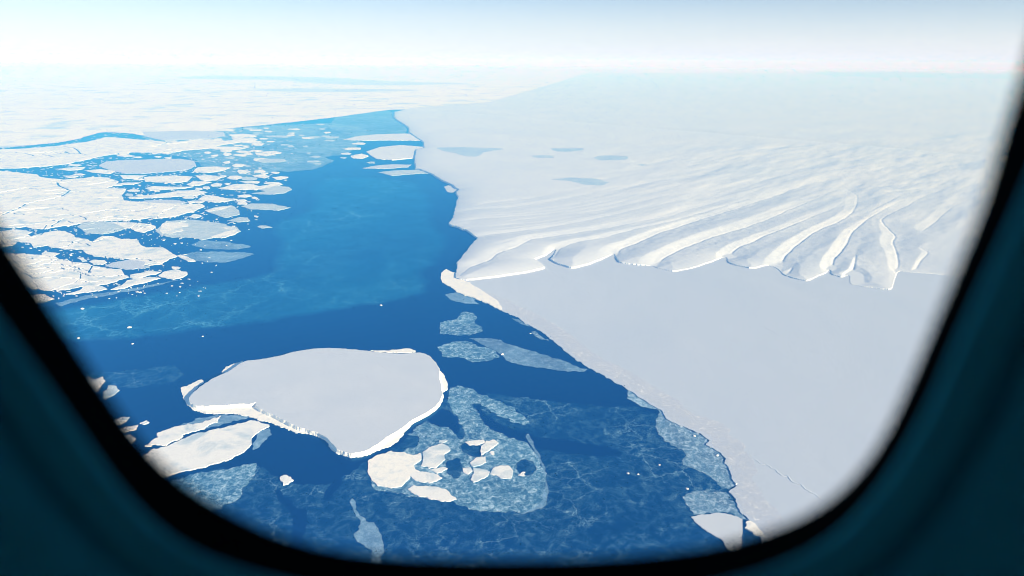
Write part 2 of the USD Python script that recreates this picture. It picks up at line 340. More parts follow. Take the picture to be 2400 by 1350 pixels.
for i0, i1, d in ((0, 1, 9), (1, 2, 13), (2, 3, 14), (3, 4, 14), (4, 6, 14), (6, 8, 13), (8, 10, 12), (17, 0, 9), (16, 17, 8), (15, 16, 6)):
    for t in (0.3, 0.55, 0.78):
        valleys.append((between(valleys[i0][0], valleys[i1][0], t)[3:], d + 5 * math.sin(7.0 * t + i0), 95, 75))
gx = np.arange(905, 2460, 1.9)
gy = np.concatenate([np.arange(172, 330, 1.1), np.arange(330, 440, 0.9), np.arange(440, 690, 0.72)])
PX, PY = np.meshgrid(gx, gy)
XY = ground(np.c_[PX.ravel(), PY.ravel()], SEA + 60)
pts = shapely.points(XY)
inside = shapely.contains_xy(gl_poly, XY[:, 0], XY[:, 1])
near = PY.ravel() > 255
edge = shapely.prepared.prep(gl_poly)
dist = np.full(len(XY), 4000.0)
bd = densify(np.array(gl_poly.exterior.coords)[:-1][(np.abs(np.array(gl_poly.exterior.coords)[:-1]) < 60000).all(1)], 12.0, False)
dd, _ = cKDTree(bd).query(XY[near], workers=4, distance_upper_bound=4000.0)
dist[near] = np.minimum(dd, 4000.0)
N3 = lambda s, o, seed, st=(1, 1): meshkit.fbm(np.c_[XY[:, 0] / s * st[0], XY[:, 1] / s * st[1], np.zeros(len(XY))], o, seed) - 0.5
rdist = np.hypot(XY[:, 0], XY[:, 1])
# the flow direction of the ice runs from the far right down to the near left: rolling relief is stretched along it
ca, sa = math.cos(math.radians(47)), math.sin(math.radians(47))
U, V = XY[:, 0] * ca + XY[:, 1] * sa, -XY[:, 0] * sa + XY[:, 1] * ca
roll_ = meshkit.fbm(np.c_[U / 3600, V / 900, np.zeros(len(U))], 4, 5) - 0.5
east = np.clip((PX.ravel() - 1250) / 500, 0, 1) * np.clip((PY.ravel() - 290) / 60, 0, 1) * np.clip((560 - PY.ravel()) / 120, 0, 1)
eastend = np.clip((PX.ravel() - 2085) / 150, 0, 1) ** 0.7 * np.exp(-dist / 700.0)
H = 28 - 18 * eastend + 56 * (1 - 0.5 * eastend) * (1 - np.exp(-dist / 420.0)) + 16 * N3(2600, 3, 3) + 80 * roll_ * east * (1 - np.exp(-dist / 900.0)) + np.minimum(rdist / 1000.0, 60) * 0.25 + 20 * (meshkit.fbm(np.c_[U / 1900, V / 430, np.zeros(len(U))], 3, 15) - 0.5) * np.clip((PX.ravel() - 1150) / 350, 0, 1) * np.clip((PY.ravel() - 300) / 60, 0, 1) * (1 - np.exp(-dist / 700.0))
val = np.zeros(len(XY))
for k, (vp, depth, wr, wl) in enumerate(valleys):
    g = rough(vp, z=SEA + 55, amp=1.6, seed=60 + k, closed=False, smooth=2, wave=26, step=1.0)
    g = densify(g, 10.0, False)
    tan = np.gradient(g, axis=0); tan /= np.linalg.norm(tan, axis=1, keepdims=True) + 1e-9
    along = np.linspace(0, 1, len(g))
    taper = np.clip(1.25 * (1 - along), 0, 1) ** 0.8 * np.clip(along * 14 + 0.35, 0, 1)
    d, i = cKDTree(g).query(XY, workers=4, distance_upper_bound=1500.0)
    ok = np.isfinite(d); i = np.where(ok, i, 0)
    rel = XY - g[i]
    side = tan[i, 0] * rel[:, 1] - tan[i, 1] * rel[:, 0]      # positive on the left of the up-glacier direction
    w = np.where(side > 0, wl * 1.2, wr * 1.7)
    dd = np.where(ok, d, 1e9)
    wid = 1.0 + 0.5 * along[i]
    depth = depth * 0.70
    val = np.maximum(val, depth * taper[i] * (0.92 * np.exp(-(dd / (1.35 * w * wid)) ** 1.9) + 0.20 * np.exp(-(dd / (15.0 + 4 * wid)) ** 2))) + 0.25 * depth * taper[i] * np.exp(-(dd / (w * 1.2)) ** 1.3)
cre = meshkit.fbm(np.c_[XY / 130.0, np.zeros(len(XY))], 4, 9) - 0.5
H = np.maximum(H - val * (1 - 0.4 * eastend) + 9 * cre * np.clip(val / 36, 0, 1) ** 2.5 + 1.2 * cre, 11.0)
H = np.where(inside, H, -8.0)
H = np.where((dist > 60) & ~inside, -30.0, H)
G = np.c_[XY, SEA + H]
ny, nx = PX.shape
ii = np.arange(ny * nx).reshape(ny, nx)
q = np.stack([ii[:-1, :-1], ii[1:, :-1], ii[1:, 1:], ii[:-1, 1:]], -1).reshape(-1, 4)
keep = inside[q].any(1)
q = q[keep]
use = np.unique(q); remap = np.full(len(G), -1); remap[use] = np.arange(len(use))
put('glacier', (G[use], remap[q]), SNOW_GLACIER, kind='structure', smooth=50)
gl_tree = cKDTree(XY[inside]); gl_h = H[inside]

def drape(P, off, cell):
    """A patch lying on the glacier: points inside P on a grid, lifted to the ice surface."""
    x0, y0, x1, y1 = P.bounds
    X, Y = np.meshgrid(np.linspace(x0, x1, max(4, int((x1 - x0) / cell))), np.linspace(y0, y1, max(4, int((y1 - y0) / cell))))
    p = np.c_[X.ravel(), Y.ravel()]
    d, i = gl_tree.query(p, k=4)
    w = 1 / (d + 1.0); h = (gl_h[i] * w).sum(1) / w.sum(1)
    ins = shapely.contains_xy(P, p[:, 0], p[:, 1])
    n = X.shape[1]; idx = np.arange(len(p)).reshape(X.shape)
    q = np.stack([idx[:-1, :-1], idx[:-1, 1:], idx[1:, 1:], idx[1:, :-1]], -1).reshape(-1, 4)
    q = q[ins[q].any(1)]
    u = np.unique(q); r = np.full(len(p), -1); r[u] = np.arange(len(u))
    return np.c_[p, SEA + h + off][u], r[q]

# ------------------------------------------------------------------ tabular iceberg
top_px = [(443, 934), (452, 922), (470, 905), (500, 886), (540, 868), (560, 853), (577, 845), (612, 842), (655, 834), (690, 824), (735, 817), (775, 815), (830, 819), (870, 823), (900, 827), (940, 829), (990, 826),
          (1008, 835), (1020, 848), (1031, 866), (1029, 885), (1034, 903), (1037, 925), (1030, 942), (1015, 957), (990, 972), (965, 985), (940, 1005), (910, 1022), (885, 1041), (860, 1056), (822, 1064), (792, 1054),
          (778, 1039), (768, 1026), (745, 1013), (700, 1001), (665, 984), (640, 971), (615, 961), (597, 949), (601, 942), (588, 947), (555, 947), (520, 950), (480, 952), (456, 950), (446, 944)]
ZB = SEA + 40
tb = rough(top_px, z=ZB, amp=0.45, seed=71, smooth=1, step=1.0, wave=7)
TB = Polygon(tb).buffer(0)
TB = max(parts_of(TB), key=lambda a: a.area)
berg = thing('tabular_iceberg', 'big flat-topped white iceberg with bright cliff edge floating in the near blue water', 'iceberg')
inner = TB.buffer(-9)
inner = max(parts_of(inner), key=lambda a: a.area)
cap_v, cap_f = trimesh.creation.triangulate_polygon(TB, engine='earcut')
put('snow_cap', (np.c_[cap_v, np.full(len(cap_v), ZB)], cap_f), SNOW_BERG, berg)
ring = np.array(TB.exterior.coords)[:-1]
ring = densify(ring, 7.0)
nrm = np.roll(ring, -1, 0) - np.roll(ring, 1, 0)
nrm = np.c_[nrm[:, 1], -nrm[:, 0]]; nrm /= np.linalg.norm(nrm, axis=1, keepdims=True) + 1e-9
if Polygon(ring).exterior.is_ccw is False:
    nrm = -nrm
lev = [(40.0, 0.0), (39.2, 1.5), (35, 2.5), (29, 3.5), (22, 5), (14, 7), (6, 9), (-2, 10)]
rows = []
for z, o in lev:
    a = meshkit.fbm(np.c_[ring / 26.0, np.full(len(ring), z / 40.0)], 4, 15) - 0.42
    rows.append(np.c_[ring + nrm * (o + (a * 0 if z > 39.5 else a * 13 * min(1, (46 - z) / 16)))[:, None], np.full(len(ring), SEA + z)])
cv = np.vstack(rows); n = len(ring)
cq = []
for r in range(len(rows) - 1):
    a, b = r * n + np.arange(n), r * n + (np.arange(n) + 1) % n
    cq.append(np.c_[a, a + n, b + n, b])
cq = np.vstack(cq)
put('ice_cliff', (cv, cq if Polygon(ring).exterior.is_ccw else cq[:, ::-1]), ICE_CLIFF, berg, smooth=35)
foot_px = [[(424, 918), (428, 909), (446, 900), (470, 889), (474, 894), (462, 906), (452, 920), (470, 935), (480, 950), (560, 945), (605, 945), (650, 975), (700, 1004), (745, 1016), (770, 1030), (790, 1055), (818, 1064), (790, 1063), (772, 1047),
            (760, 1028), (722, 1017), (690, 1013), (668, 1003), (648, 995), (610, 984), (582, 974), (540, 968), (502, 970), (470, 967), (455, 962), (442, 952), (430, 938)],
           [(815, 1060), (860, 1052), (890, 1036), (940, 1000), (972, 980), (966, 996), (948, 1013), (938, 1028), (918, 1044), (890, 1054), (862, 1067), (836, 1071), (805, 1068)],
           [(1026, 880), (1031, 868), (1042, 880), (1049, 898), (1048, 912), (1036, 918), (1030, 905), (1024, 893)],
           [(864, 821), (905, 822), (935, 819), (958, 816), (978, 824), (960, 826), (925, 826), (890, 825)],
           [(519, 873), (526, 864), (546, 853), (566, 846), (572, 850), (556, 862), (537, 872)]]
for k, p in enumerate(foot_px):
    P = poly(p, z=SEA + 6, amp=1.3, seed=80 + k, step=1.4, wave=8)
    if k < 3:
        P = P.difference(TB.buffer(-20)).buffer(0)
        P = parts_of(P)[0]
    put('ice_foot', slab(P, SEA - 1, SEA + 6.5 + 0.3 * k), ICE_FOOT, berg)

# ------------------------------------------------------------------ thin new ice on the sea (sheets a few centimetres thick)
def faded(path, fade):
    UsdGeom.PrimvarsAPI(stage.GetPrimAtPath(path)).CreatePrimvar('fade', Sdf.ValueTypeNames.FloatArray, 'vertex').Set([float(x) for x in fade])


SOLID = unary_union([TB.buffer(4), plain])


def film(name, px, mat, z, label=None, category=None, holes=(), amp=1.6, seed=0, group=None, kind=None, smooth=1, step=2.2, soft=13.0, cell=2.0):
    """A sheet on the water that thins out towards its edge (soft: pixels of the photograph)."""
    P = poly(px, seed=seed, amp=amp, smooth=smooth, step=step)
    for k, h in enumerate(holes):
        P = P.difference(poly(h, seed=seed + 7 * k + 1, amp=amp * 0.6))
    P = P.difference(SOLID)
    p = np.array(px)
    X, Y = np.meshgrid(np.arange(p[:, 0].min() - 12, p[:, 0].max() + 12, cell), np.arange(p[:, 1].min() - 8, p[:, 1].max() + 8, cell * 0.7))
    g = ground(np.c_[X.ravel(), Y.ravel()])
    ins = shapely.contains_xy(P, g[:, 0], g[:, 1])
    idx = np.arange(len(g)).reshape(X.shape)
    q = np.stack([idx[:-1, :-1], idx[1:, :-1], idx[1:, 1:], idx[:-1, 1:]], -1).reshape(-1, 4)
    q = q[ins[q].any(1)]
    u = np.unique(q); r = np.full(len(g), -1); r[u] = np.arange(len(u))
    bd = np.vstack([densify(np.array(e.coords)[:-1], 14.0) for G_ in parts_of(P) for e in [G_.exterior, *G_.interiors]])
    far_ = shapely.distance(SOLID, shapely.points(bd)) > 30.0
    d, _ = cKDTree(bd[far_] if far_.any() else bd).query(g[u], workers=4)
    m = slant_px(g[u])
    fade = np.where(ins[u], np.clip(d / (m * soft), 0, 1), 0.0)
    fade = fade * fade * (3 - 2 * fade)
    path = put(name, (np.c_[g[u], np.full(len(u), SEA + z)], r[q]), mat, label=label, category=category, group=group, kind=kind)
    faded(path, fade)
    return path


dark_leads = [[(908, 962), (930, 955), (960, 972), (1000, 950 + 22), (1045, 960), (1068, 980), (1072, 1012), (1050, 1004), (1020, 992), (985, 975)],
              [(1115, 950), (1130, 972), (1160, 990), (1210, 1012), (1270, 1028), (1340, 1036), (1420, 1050), (1462, 1066), (1400, 1066), (1330, 1060), (1260, 1048), (1200, 1028), (1150, 1004), (1122, 978)],
              [(612, 1020), (640, 1000), (690, 1015), (740, 1030), (770, 1052), (800, 1075), (800, 1105), (760, 1128), (700, 1124), (650, 1098), (612, 1075)],
              [(646, 1152), (664, 1164), (690, 1192), (712, 1200), (716, 1222), (704, 1258), (700, 1290), (686, 1290), (690, 1258), (694, 1216), (672, 1188)],
              [(790, 1122), (800, 1130), (785, 1150), (768, 1172), (762, 1166), (774, 1144)]]
film('thin_ice', [(-60, 812), (150, 818), (330, 806), (470, 790), (600, 772), (720, 752), (830, 736), (930, 718), (985, 705), (1030, 696), (1040, 660), (1030, 640), (1060, 610), (1085, 570), (1050, 520), (1045, 470), (1000, 420), (860, 408),
                  (740, 412), (690, 440), (700, 490), (600, 520), (620, 585), (600, 640), (480, 655), (330, 680), (180, 706), (60, 730), (-60, 745)], FILM, 1.0, kind='stuff', seed=101, amp=4, soft=70.0, cell=4.0)
film('thin_ice', [(300, 1180), (380, 1128), (480, 1100), (600, 1088), (640, 1108), (700, 1132), (780, 1130), (840, 1090), (860, 1078), (900, 1060), (935, 1035), (975, 1000), (1012, 965), (1042, 938), (1050, 910), (1090, 908), (1130, 920), (1200, 925), (1290, 938), (1380, 945), (1440, 952), (1500, 950),
                  (1570, 985), (1660, 1040), (1720, 1130), (1790, 1290), (1760, 1420), (300, 1420)], FILM_LOW, 1.0, kind='stuff', seed=103, amp=3, soft=12.0, holes=dark_leads)
film('thin_ice', [(180, 880), (230, 868), (330, 862), (420, 850), (440, 880), (400, 905), (300, 915), (230, 915)], FILM_LOW, 1.1, kind='stuff', seed=105, amp=4, soft=20.0)

W = 'sheet of thin ice'
SH = 'slush_sheet'
film(SH, [(370, 1160), (400, 1125), (450, 1108), (520, 1094), (560, 1086), (606, 1084), (616, 1096), (600, 1108), (590, 1130), (578, 1150), (566, 1170), (540, 1188), (490, 1208), (450, 1222), (420, 1200)], FAN, 1.8,
     'fan of blue white slush spreading below the long white floe beside the window edge', W, seed=111, amp=3)
film(SH, [(1046, 936), (1052, 908), (1075, 902), (1112, 908), (1128, 922), (1150, 930), (1190, 945), (1230, 975), (1255, 1005), (1200, 992), (1150, 968), (1122, 948), (1112, 950), (1135, 985), (1190, 1022), (1225, 1030), (1254, 1050), (1275, 1090), (1288, 1135), (1290, 1160), (1278, 1185), (1240, 1202), (1170, 1208), (1110, 1202),
          (1070, 1188), (1050, 1172), (960, 1168), (925, 1160), (885, 1150), (868, 1130), (862, 1090), (905, 1068), (950, 1052), (985, 1030), (950, 1022), (968, 1005), (1000, 985), (1048, 998), (1062, 1010), (1075, 1030), (1078, 1012), (1074, 985), (1060, 962)], FAN, 1.8,
     'big rounded raft of marbled slush trailing from the right tip of the flat-topped iceberg', W, seed=113, amp=2.6, holes=[[(1085, 1040), (1110, 1042), (1128, 1050), (1132, 1066), (1110, 1068), (1092, 1060)], [(1050, 1085), (1075, 1078), (1080, 1100), (1072, 1122), (1055, 1110)], [(1214, 1086), (1240, 1082), (1254, 1096), (1245, 1112), (1222, 1112)]])
film(SH, [(1462, 932), (1468, 912), (1500, 932), (1540, 952), (1560, 975), (1610, 1004), (1650, 1020), (1690, 1066), (1716, 1120), (1724, 1140), (1700, 1150), (1665, 1130), (1620, 1105), (1600, 1098), (1588, 1080), (1600, 1062), (1560, 1040), (1530, 1012), (1534, 985), (1545, 965), (1500, 955), (1480, 945)], FAN_DENSE, 1.8,
     'grey blue slush band hugging the lower shore of the snow plain', W, seed=115, amp=2.4, holes=[[(1570, 1090), (1600, 1092), (1660, 1118), (1680, 1135), (1650, 1140), (1610, 1132), (1590, 1112)]])
film(SH, [(1594, 1162), (1602, 1154), (1660, 1146), (1705, 1152), (1722, 1172), (1742, 1208), (1762, 1224), (1745, 1222), (1710, 1206), (1660, 1208), (1620, 1212), (1604, 1190)], FAN_DENSE, 1.9,
     'marbled slush patch just above the pale rounded floe at the lower right', W, seed=117, amp=2.2)
film(SH, [(1022, 772), (1030, 755), (1062, 748), (1080, 728), (1112, 732), (1120, 745), (1112, 755), (1135, 768), (1142, 776), (1112, 784), (1090, 790), (1050, 786), (1020, 784)], FAN, 1.8,
     'small web of slush in the channel right of the iceberg, upper of two', W, seed=119, amp=2.2)
film(SH, [(1018, 810), (1060, 800), (1092, 796), (1130, 810), (1165, 822), (1180, 840), (1150, 850), (1110, 852), (1080, 842), (1036, 838), (1022, 822)], FAN, 1.8,
     'tattered web of slush in the channel right of the iceberg, lower of two', W, seed=121, amp=2.4)
film(SH, [(1085, 792), (1120, 790), (1170, 793), (1200, 806), (1230, 816), (1280, 830), (1330, 845), (1348, 856), (1385, 866), (1380, 874), (1320, 872), (1250, 862), (1190, 852), (1160, 826), (1120, 806)], STREAK, 1.9,
     'long pale lilac slush streak curving across the channel towards the snow plain', W, seed=123, amp=1.6)
film(SH, [(1038, 690), (1070, 682), (1100, 694), (1132, 714), (1110, 715), (1080, 712), (1050, 704)], STREAK, 1.9, 'pale slush streak under the rough white point of the shore', W, seed=125, amp=1.6)
film(SH, [(1178, 730), (1200, 742), (1232, 756), (1250, 768), (1215, 762), (1198, 748)], STREAK, 2.0, 'narrow slush strip along the snow plain shore below the rough white point', W, seed=127, amp=1.6)
film(SH, [(1242, 776), (1258, 772), (1276, 790), (1296, 802), (1270, 800), (1250, 790)], FAN_DENSE, 2.0, 'little lacy slush corner against the shore of the snow plain', W, seed=129, amp=1.6)
film(SH, [(815, 1175), (832, 1162), (836, 1190), (850, 1210), (880, 1225), (900, 1250), (905, 1290), (900, 1330), (862, 1330), (868, 1300), (840, 1275), (826, 1250), (842, 1226), (822, 1204)], STREAK, 1.9, 'pale vertical slush tongue near the middle of the window\'s lower rim', W, seed=131, amp=2)
film(SH, [(1240, 1010), (1262, 1050), (1282, 1098), (1292, 1150), (1284, 1190), (1220, 1210), (1160, 1214), (1220, 1200), (1266, 1176), (1272, 1130), (1262, 1085), (1238, 1046), (1222, 1020)], STREAK, 2.3, 'smooth curved slush rim edging the big marbled raft', W, seed=133, amp=1.2)
film(SH, [(330, 318), (440, 305), (560, 298), (660, 292), (780, 288), (870, 300), (850, 335), (820, 362), (720, 374), (650, 404), (560, 420), (470, 402), (450, 372), (380, 362), (340, 340)], GREASE, 1.3,
     'wide pale slush field around the scattered small floes at the bay\'s left side', W, seed=139, amp=3, soft=14.0)
film(SH, [(310, 300), (480, 296), (560, 304), (520, 314), (430, 322), (330, 322)], GREASE, 1.2, 'slush filling the far lead at the foot of the far pack ice', W, seed=137, amp=2, soft=3.0)
film(SH, [(780, 268), (900, 256), (960, 268), (965, 312), (900, 318), (820, 322), (760, 300)], GREASE, 1.25, 'pale film of slush streaks and painted haze over the farthest end of the open bay', W, seed=138, amp=3, soft=20.0)  # haze over the far water is put into this film's colour
for k, (pts, lab) in enumerate([
        ([(378, 1000), (392, 1010), (428, 990), (470, 978), (520, 970), (566, 970), (600, 978), (560, 988), (510, 1000), (460, 1008), (400, 1016)], 'grey slush between the two white floes under the iceberg'),
        ([(600, 1010), (640, 1000), (640, 1018), (612, 1046), (596, 1060), (588, 1050), (592, 1028)], 'small slush wedge off the rounded end of the long white floe'),
        ([(416, 600), (445, 590), (520, 588), (590, 592), (602, 596), (560, 610), (520, 618), (470, 614), (436, 612)], 'see-through blue ice lens at the right tip of the lowest pack ice'),
        ([(440, 575), (470, 562), (540, 566), (600, 578), (560, 586), (480, 585)], 'faint slush smear below the grey and white oval floe'),
        ([(650, 340), (700, 332), (800, 338), (830, 352), (790, 362), (700, 358), (640, 352)], 'pale slush drift nearest to the far end of the bay'),
        ([(600, 368), (660, 362), (760, 366), (790, 378), (740, 398), (660, 404), (620, 396), (600, 382)], 'broad pale slush drift right of the small oval floes'),
        ([(560, 300), (640, 296), (720, 292), (760, 300), (740, 318), (660, 326), (600, 318)], 'hazy slush drift at the edge of the far pack ice'),
        ([(690, 318), (760, 318), (850, 330), (840, 345), (760, 342), (700, 332)], 'hazy slush drift right of the far thin white floes'),
        ([(120, 712), (200, 692), (290, 678), (400, 658), (440, 655), (380, 668), (290, 688), (200, 704), (140, 720)], 'thin pale slush line along the lower edge of the pack ice')]):
    film(SH, pts, STREAK if k < 4 or k > 7 else GREASE, 1.6 + 0.05 * k, lab, W, seed=140 + k, amp=2.6, soft=9.0, cell=1.6)

# ------------------------------------------------------------------ ice floes, traced one by one
cracks = [[(0, 505), (40, 490), (62, 478), (100, 470), (140, 462), (170, 447), (158, 443), (140, 438), (134, 428)], [(120, 533), (128, 524), (150, 513)], [(30, 533), (88, 541), (130, 536)],
          [(205, 640), (212, 622), (245, 627), (285, 632)], [(40, 625), (70, 621), (100, 613)], [(40, 639), (85, 643), (110, 637), (125, 634)], [(140, 628), (152, 632), (205, 629)],
          [(295, 607), (335, 607), (365, 613)], [(305, 515), (330, 521), (365, 529)], [(0, 452), (60, 440), (95, 444)], [(200, 500), (260, 492), (330, 496)], [(60, 360), (140, 356), (200, 362)]]
cr = np.random.default_rng(77)
for _ in range(95):
    x, y, h = cr.uniform(-20, 420), cr.uniform(335, 690), cr.uniform(-0.35, 0.2)
    pth = [(x, y)]
    for _s in range(int(cr.integers(2, 6))):
        h += cr.uniform(-0.5, 0.5)
        d_ = cr.uniform(10, 30)
        x, y = x + d_ * math.cos(h), y + 0.45 * d_ * math.sin(h)
        pth.append((x, y))
    cracks.append(pth)
cut = unary_union([LineString(rough(c, amp=2.2, closed=False, seed=300 + k, step=1.5, wave=9)).buffer((1.9 if k < 12 else 0.75 + 0.09 * (k % 9)) * float(slant_px(ground(c)).mean())) for k, c in enumerate(cracks)])
taken = [TB.buffer(6)]


def floe(px, label, mat=SNOW_FLOE, top=6.0, seed=None, amp=2.0, name='ice_floe', group=None, clip=False, crack=True, category='ice floe', wave=13.0):
    seed = seed if seed is not None else floe.n
    floe.n += 1
    top = top + 0.14 * (floe.n % 13)
    P = poly(px, z=SEA + top * 0.8, amp=amp, seed=seed, wave=wave, smooth=0)
    if crack:
        P = P.difference(cut)
    P = P.difference(unary_union([t for t in taken if t.intersects(P)])) if clip else P
    ps = [g for g in parts_of(P.buffer(0)) if g.area > 400]
    tops = []
    words = ['', 'split-off piece: ', 'second split-off piece: ', 'third split-off piece: ', 'fourth split-off piece: ']
    for k, g in enumerate(ps[:5]):
        put(name, slab(g.simplify(1.0), SEA - 1, SEA + top), mat, label=words[k] + label, category=category, group=group)
        taken.append(g.buffer(2))


floe.n = 400
GR = None
# the two broad bands of old pack at the left
floe([(-260, 352), (0, 350), (60, 348), (130, 342), (200, 333), (250, 321), (330, 327), (400, 334), (470, 325), (530, 330), (592, 322), (600, 328), (520, 340), (480, 349), (430, 352), (390, 361), (345, 357), (292, 356), (270, 361), (230, 367), (205, 374), (160, 384), (110, 389), (60, 393), (0, 395), (-260, 404)],
     'long cream pack ice band between two far blue leads', amp=2.2)
floe([(-260, 402), (0, 400), (45, 404), (85, 409), (98, 415), (112, 417), (150, 421), (190, 418), (215, 415), (248, 416), (277, 425), (262, 436), (250, 440), (295, 443), (285, 457), (290, 470), (345, 475), (470, 479), (480, 483), (450, 495), (400, 509), (345, 512), (300, 516), (215, 519), (160, 528), (125, 532), (100, 538), (60, 531), (30, 534), (0, 532), (-200, 545)],
     'largest cream pack floe, crossed by a zigzag crack')
floe([(-60, 542), (10, 541), (35, 538), (80, 543), (66, 548), (75, 553), (100, 546), (130, 540), (155, 541), (178, 556), (205, 560), (215, 567), (205, 580), (195, 585), (150, 583), (118, 578), (112, 575), (80, 579), (70, 570), (35, 565), (42, 560), (30, 575), (0, 580), (-60, 572)],
     'rough cream floe with a bay in it at the left window edge')
floe([(217, 568), (240, 553), (270, 553), (285, 560), (320, 560), (330, 575), (345, 580), (380, 580), (395, 588), (413, 600), (400, 605), (385, 613), (374, 620), (350, 622), (330, 618), (300, 607), (270, 605), (265, 602), (245, 604), (225, 601), (205, 594), (196, 587)],
     'domed rough white floe pointing right into open blue water')
floe([(-20, 596), (20, 595), (60, 594), (110, 600), (140, 605), (165, 612), (205, 617), (215, 622), (250, 627), (285, 632), (290, 645), (300, 650), (270, 660), (230, 668), (200, 671), (160, 678), (120, 681), (90, 677), (75, 678), (60, 670), (30, 640), (0, 615)],
     'broad cracked cream floe low beside the window edge')
floe([(246, 623), (262, 616), (278, 612), (302, 609), (345, 613), (340, 624), (345, 628), (300, 631), (280, 629), (258, 626)], 'smooth grey lens-shaped floe tucked below the domed floe', mat=SNOW_PLAIN)
floe([(209, 613), (220, 609), (240, 610), (247, 615), (238, 620), (218, 620)], 'small oval floe squeezed between the domed floe and the cracked floe', crack=False)
floe([(178, 605), (192, 604), (204, 611), (190, 613)], 'tiny white floe left of the small squeezed oval floe', crack=False)
floe([(156, 597), (168, 595), (166, 599), (158, 600)], 'tiny white floe alone in the narrow lead above the cracked floe', crack=False)
floe([(372, 646), (385, 637), (410, 632), (435, 637), (440, 643), (428, 650), (405, 655), (388, 652)], 'lone neat oval white floe at the lower right tip of the pack', crack=False)
floe([(300, 645), (325, 640), (350, 634), (372, 638), (365, 643), (340, 645), (322, 652), (312, 655), (300, 652)], 'ragged white floe just left of the lone neat oval floe', crack=False)
floe([(150, 690), (185, 681), (198, 670), (230, 668), (250, 679), (210, 684), (170, 689)], 'flat white floe at the lowest edge of the pack, left of a dark notch', crack=False)
floe([(262, 678), (285, 668), (300, 657), (330, 651), (352, 649), (376, 652), (340, 661), (290, 675)], 'slanting mottled floe at the lowest edge of the pack, right of a dark notch', crack=False)
floe([(70, 692), (105, 690), (130, 700), (102, 708), (80, 710)], 'small white floe half hidden by the left window seal', crack=False)
floe([(180, 531), (195, 521), (235, 518), (262, 520), (300, 534), (265, 545), (240, 548), (205, 546)], 'smooth lilac grey floe above the domed white floe', mat=GREY_ICE)
floe([(232, 522), (262, 520), (330, 522), (366, 530), (356, 538), (336, 545), (300, 535), (262, 528)], 'white broken floe right of the smooth lilac grey floe', top=7)
floe([(366, 541), (385, 519), (440, 514), (510, 522), (552, 532), (560, 543), (540, 550), (495, 558), (470, 562), (440, 556), (400, 556), (376, 550)], 'big grey young floe with a bright white right rim', mat=GREY_ICE)
floe([(372, 540), (380, 523), (415, 520), (440, 524), (437, 531), (425, 532), (428, 541), (400, 547), (378, 546)], 'white cap lying on the left of the big grey young floe', top=8.5, crack=False)
floe([(490, 556), (520, 546), (540, 540), (520, 532), (550, 534), (559, 541), (552, 549), (520, 558)], 'white curved rim on the right of the big grey young floe', top=8.5, crack=False)
floe([(482, 494), (500, 486), (545, 482), (561, 492), (566, 502), (530, 510), (500, 503)], 'grey young floe with a white upper edge, left of two small ones', mat=GREY_ICE)
floe([(480, 493), (520, 484), (546, 482), (520, 490), (486, 497)], 'white strip along the upper edge of the left grey young floe', top=8.5, crack=False)
floe([(564, 484), (590, 477), (640, 478), (682, 487), (650, 493), (610, 491), (575, 488)], 'lone grey lens floe out on blue water right of the pack', mat=GREY_ICE, crack=False)
floe([(534, 517), (560, 509), (582, 510), (588, 518), (555, 521)], 'small grey floe below the lone grey lens floe', mat=GREY_ICE, crack=False)
floe([(416, 600), (425, 597), (450, 607), (458, 612), (440, 613)], 'thin white sliver at the left end of the see-through blue lens', crack=False)
# the scattered floes between the pack and the open bay
floe([(232, 388), (250, 378), (300, 375), (370, 373), (420, 372), (455, 377), (460, 388), (440, 397), (400, 402), (330, 407), (290, 407), (265, 400), (245, 394)], 'large smooth pale lens-shaped floe framed by blue leads', mat=SNOW_PLAIN, crack=False)
floe([(465, 392), (500, 390), (540, 393), (522, 400), (488, 405), (452, 403), (458, 396)], 'white ragged floe touching the right end of the large pale lens', crack=False)
floe([(338, 415), (382, 412), (400, 411), (450, 414), (440, 425), (402, 429), (380, 427), (340, 425)], 'cream floe just below the large pale lens', crack=False)
floe([(460, 412), (490, 410), (520, 415), (508, 422), (480, 424), (466, 419)], 'white angular floe right of the cream one below the pale lens', crack=False)
floe([(437, 432), (455, 424), (480, 425), (495, 427), (470, 434), (446, 436)], 'white floe with a pointed left end in the middle of the scatter', crack=False)
floe([(338, 441), (360, 436), (400, 438), (452, 438), (430, 442), (395, 444), (352, 447)], 'thin white floe lying above the long white blade floe', crack=False)
floe([(296, 463), (380, 454), (420, 447), (460, 445), (486, 450), (460, 458), (425, 460), (380, 463), (305, 466)], 'long white blade-shaped floe in the scatter', crack=False)
floe([(463, 467), (480, 457), (500, 459), (530, 464), (557, 467), (522, 473), (500, 475), (480, 471)], 'bright white floe with a tail right of the blade-shaped floe', crack=False)
floe([(493, 433), (510, 428), (523, 431), (520, 436), (500, 437)], 'small bright round floe left of the longest white floe', crack=False)
floe([(513, 442), (545, 432), (580, 431), (610, 436), (640, 431), (660, 432), (625, 440), (600, 445), (560, 445), (530, 444)], 'longest bright white floe at the right of the scatter', crack=False)
floe([(600, 442), (640, 434), (680, 438), (686, 444), (672, 451), (640, 456), (592, 453), (622, 448)], 'grey thin floe joined to the right of the longest white floe', mat=GREY_ICE, crack=False, clip=True)
floe([(300, 478), (340, 470), (380, 468), (420, 469), (438, 475), (395, 482), (352, 484), (310, 483)], 'pale grey flat floe below the blade-shaped floe', mat=SNOW_PLAIN, clip=True, crack=False)
floe([(440, 472), (455, 470), (460, 474), (445, 477)], 'tiny white floe beside the pale grey flat floe', crack=False)
floe([(330, 309), (440, 306), (520, 309), (528, 317), (500, 324), (450, 327), (380, 328), (342, 320)], 'wide pale floe at the foot of the far pack ice', crack=False, mat=SNOW_PLAIN)
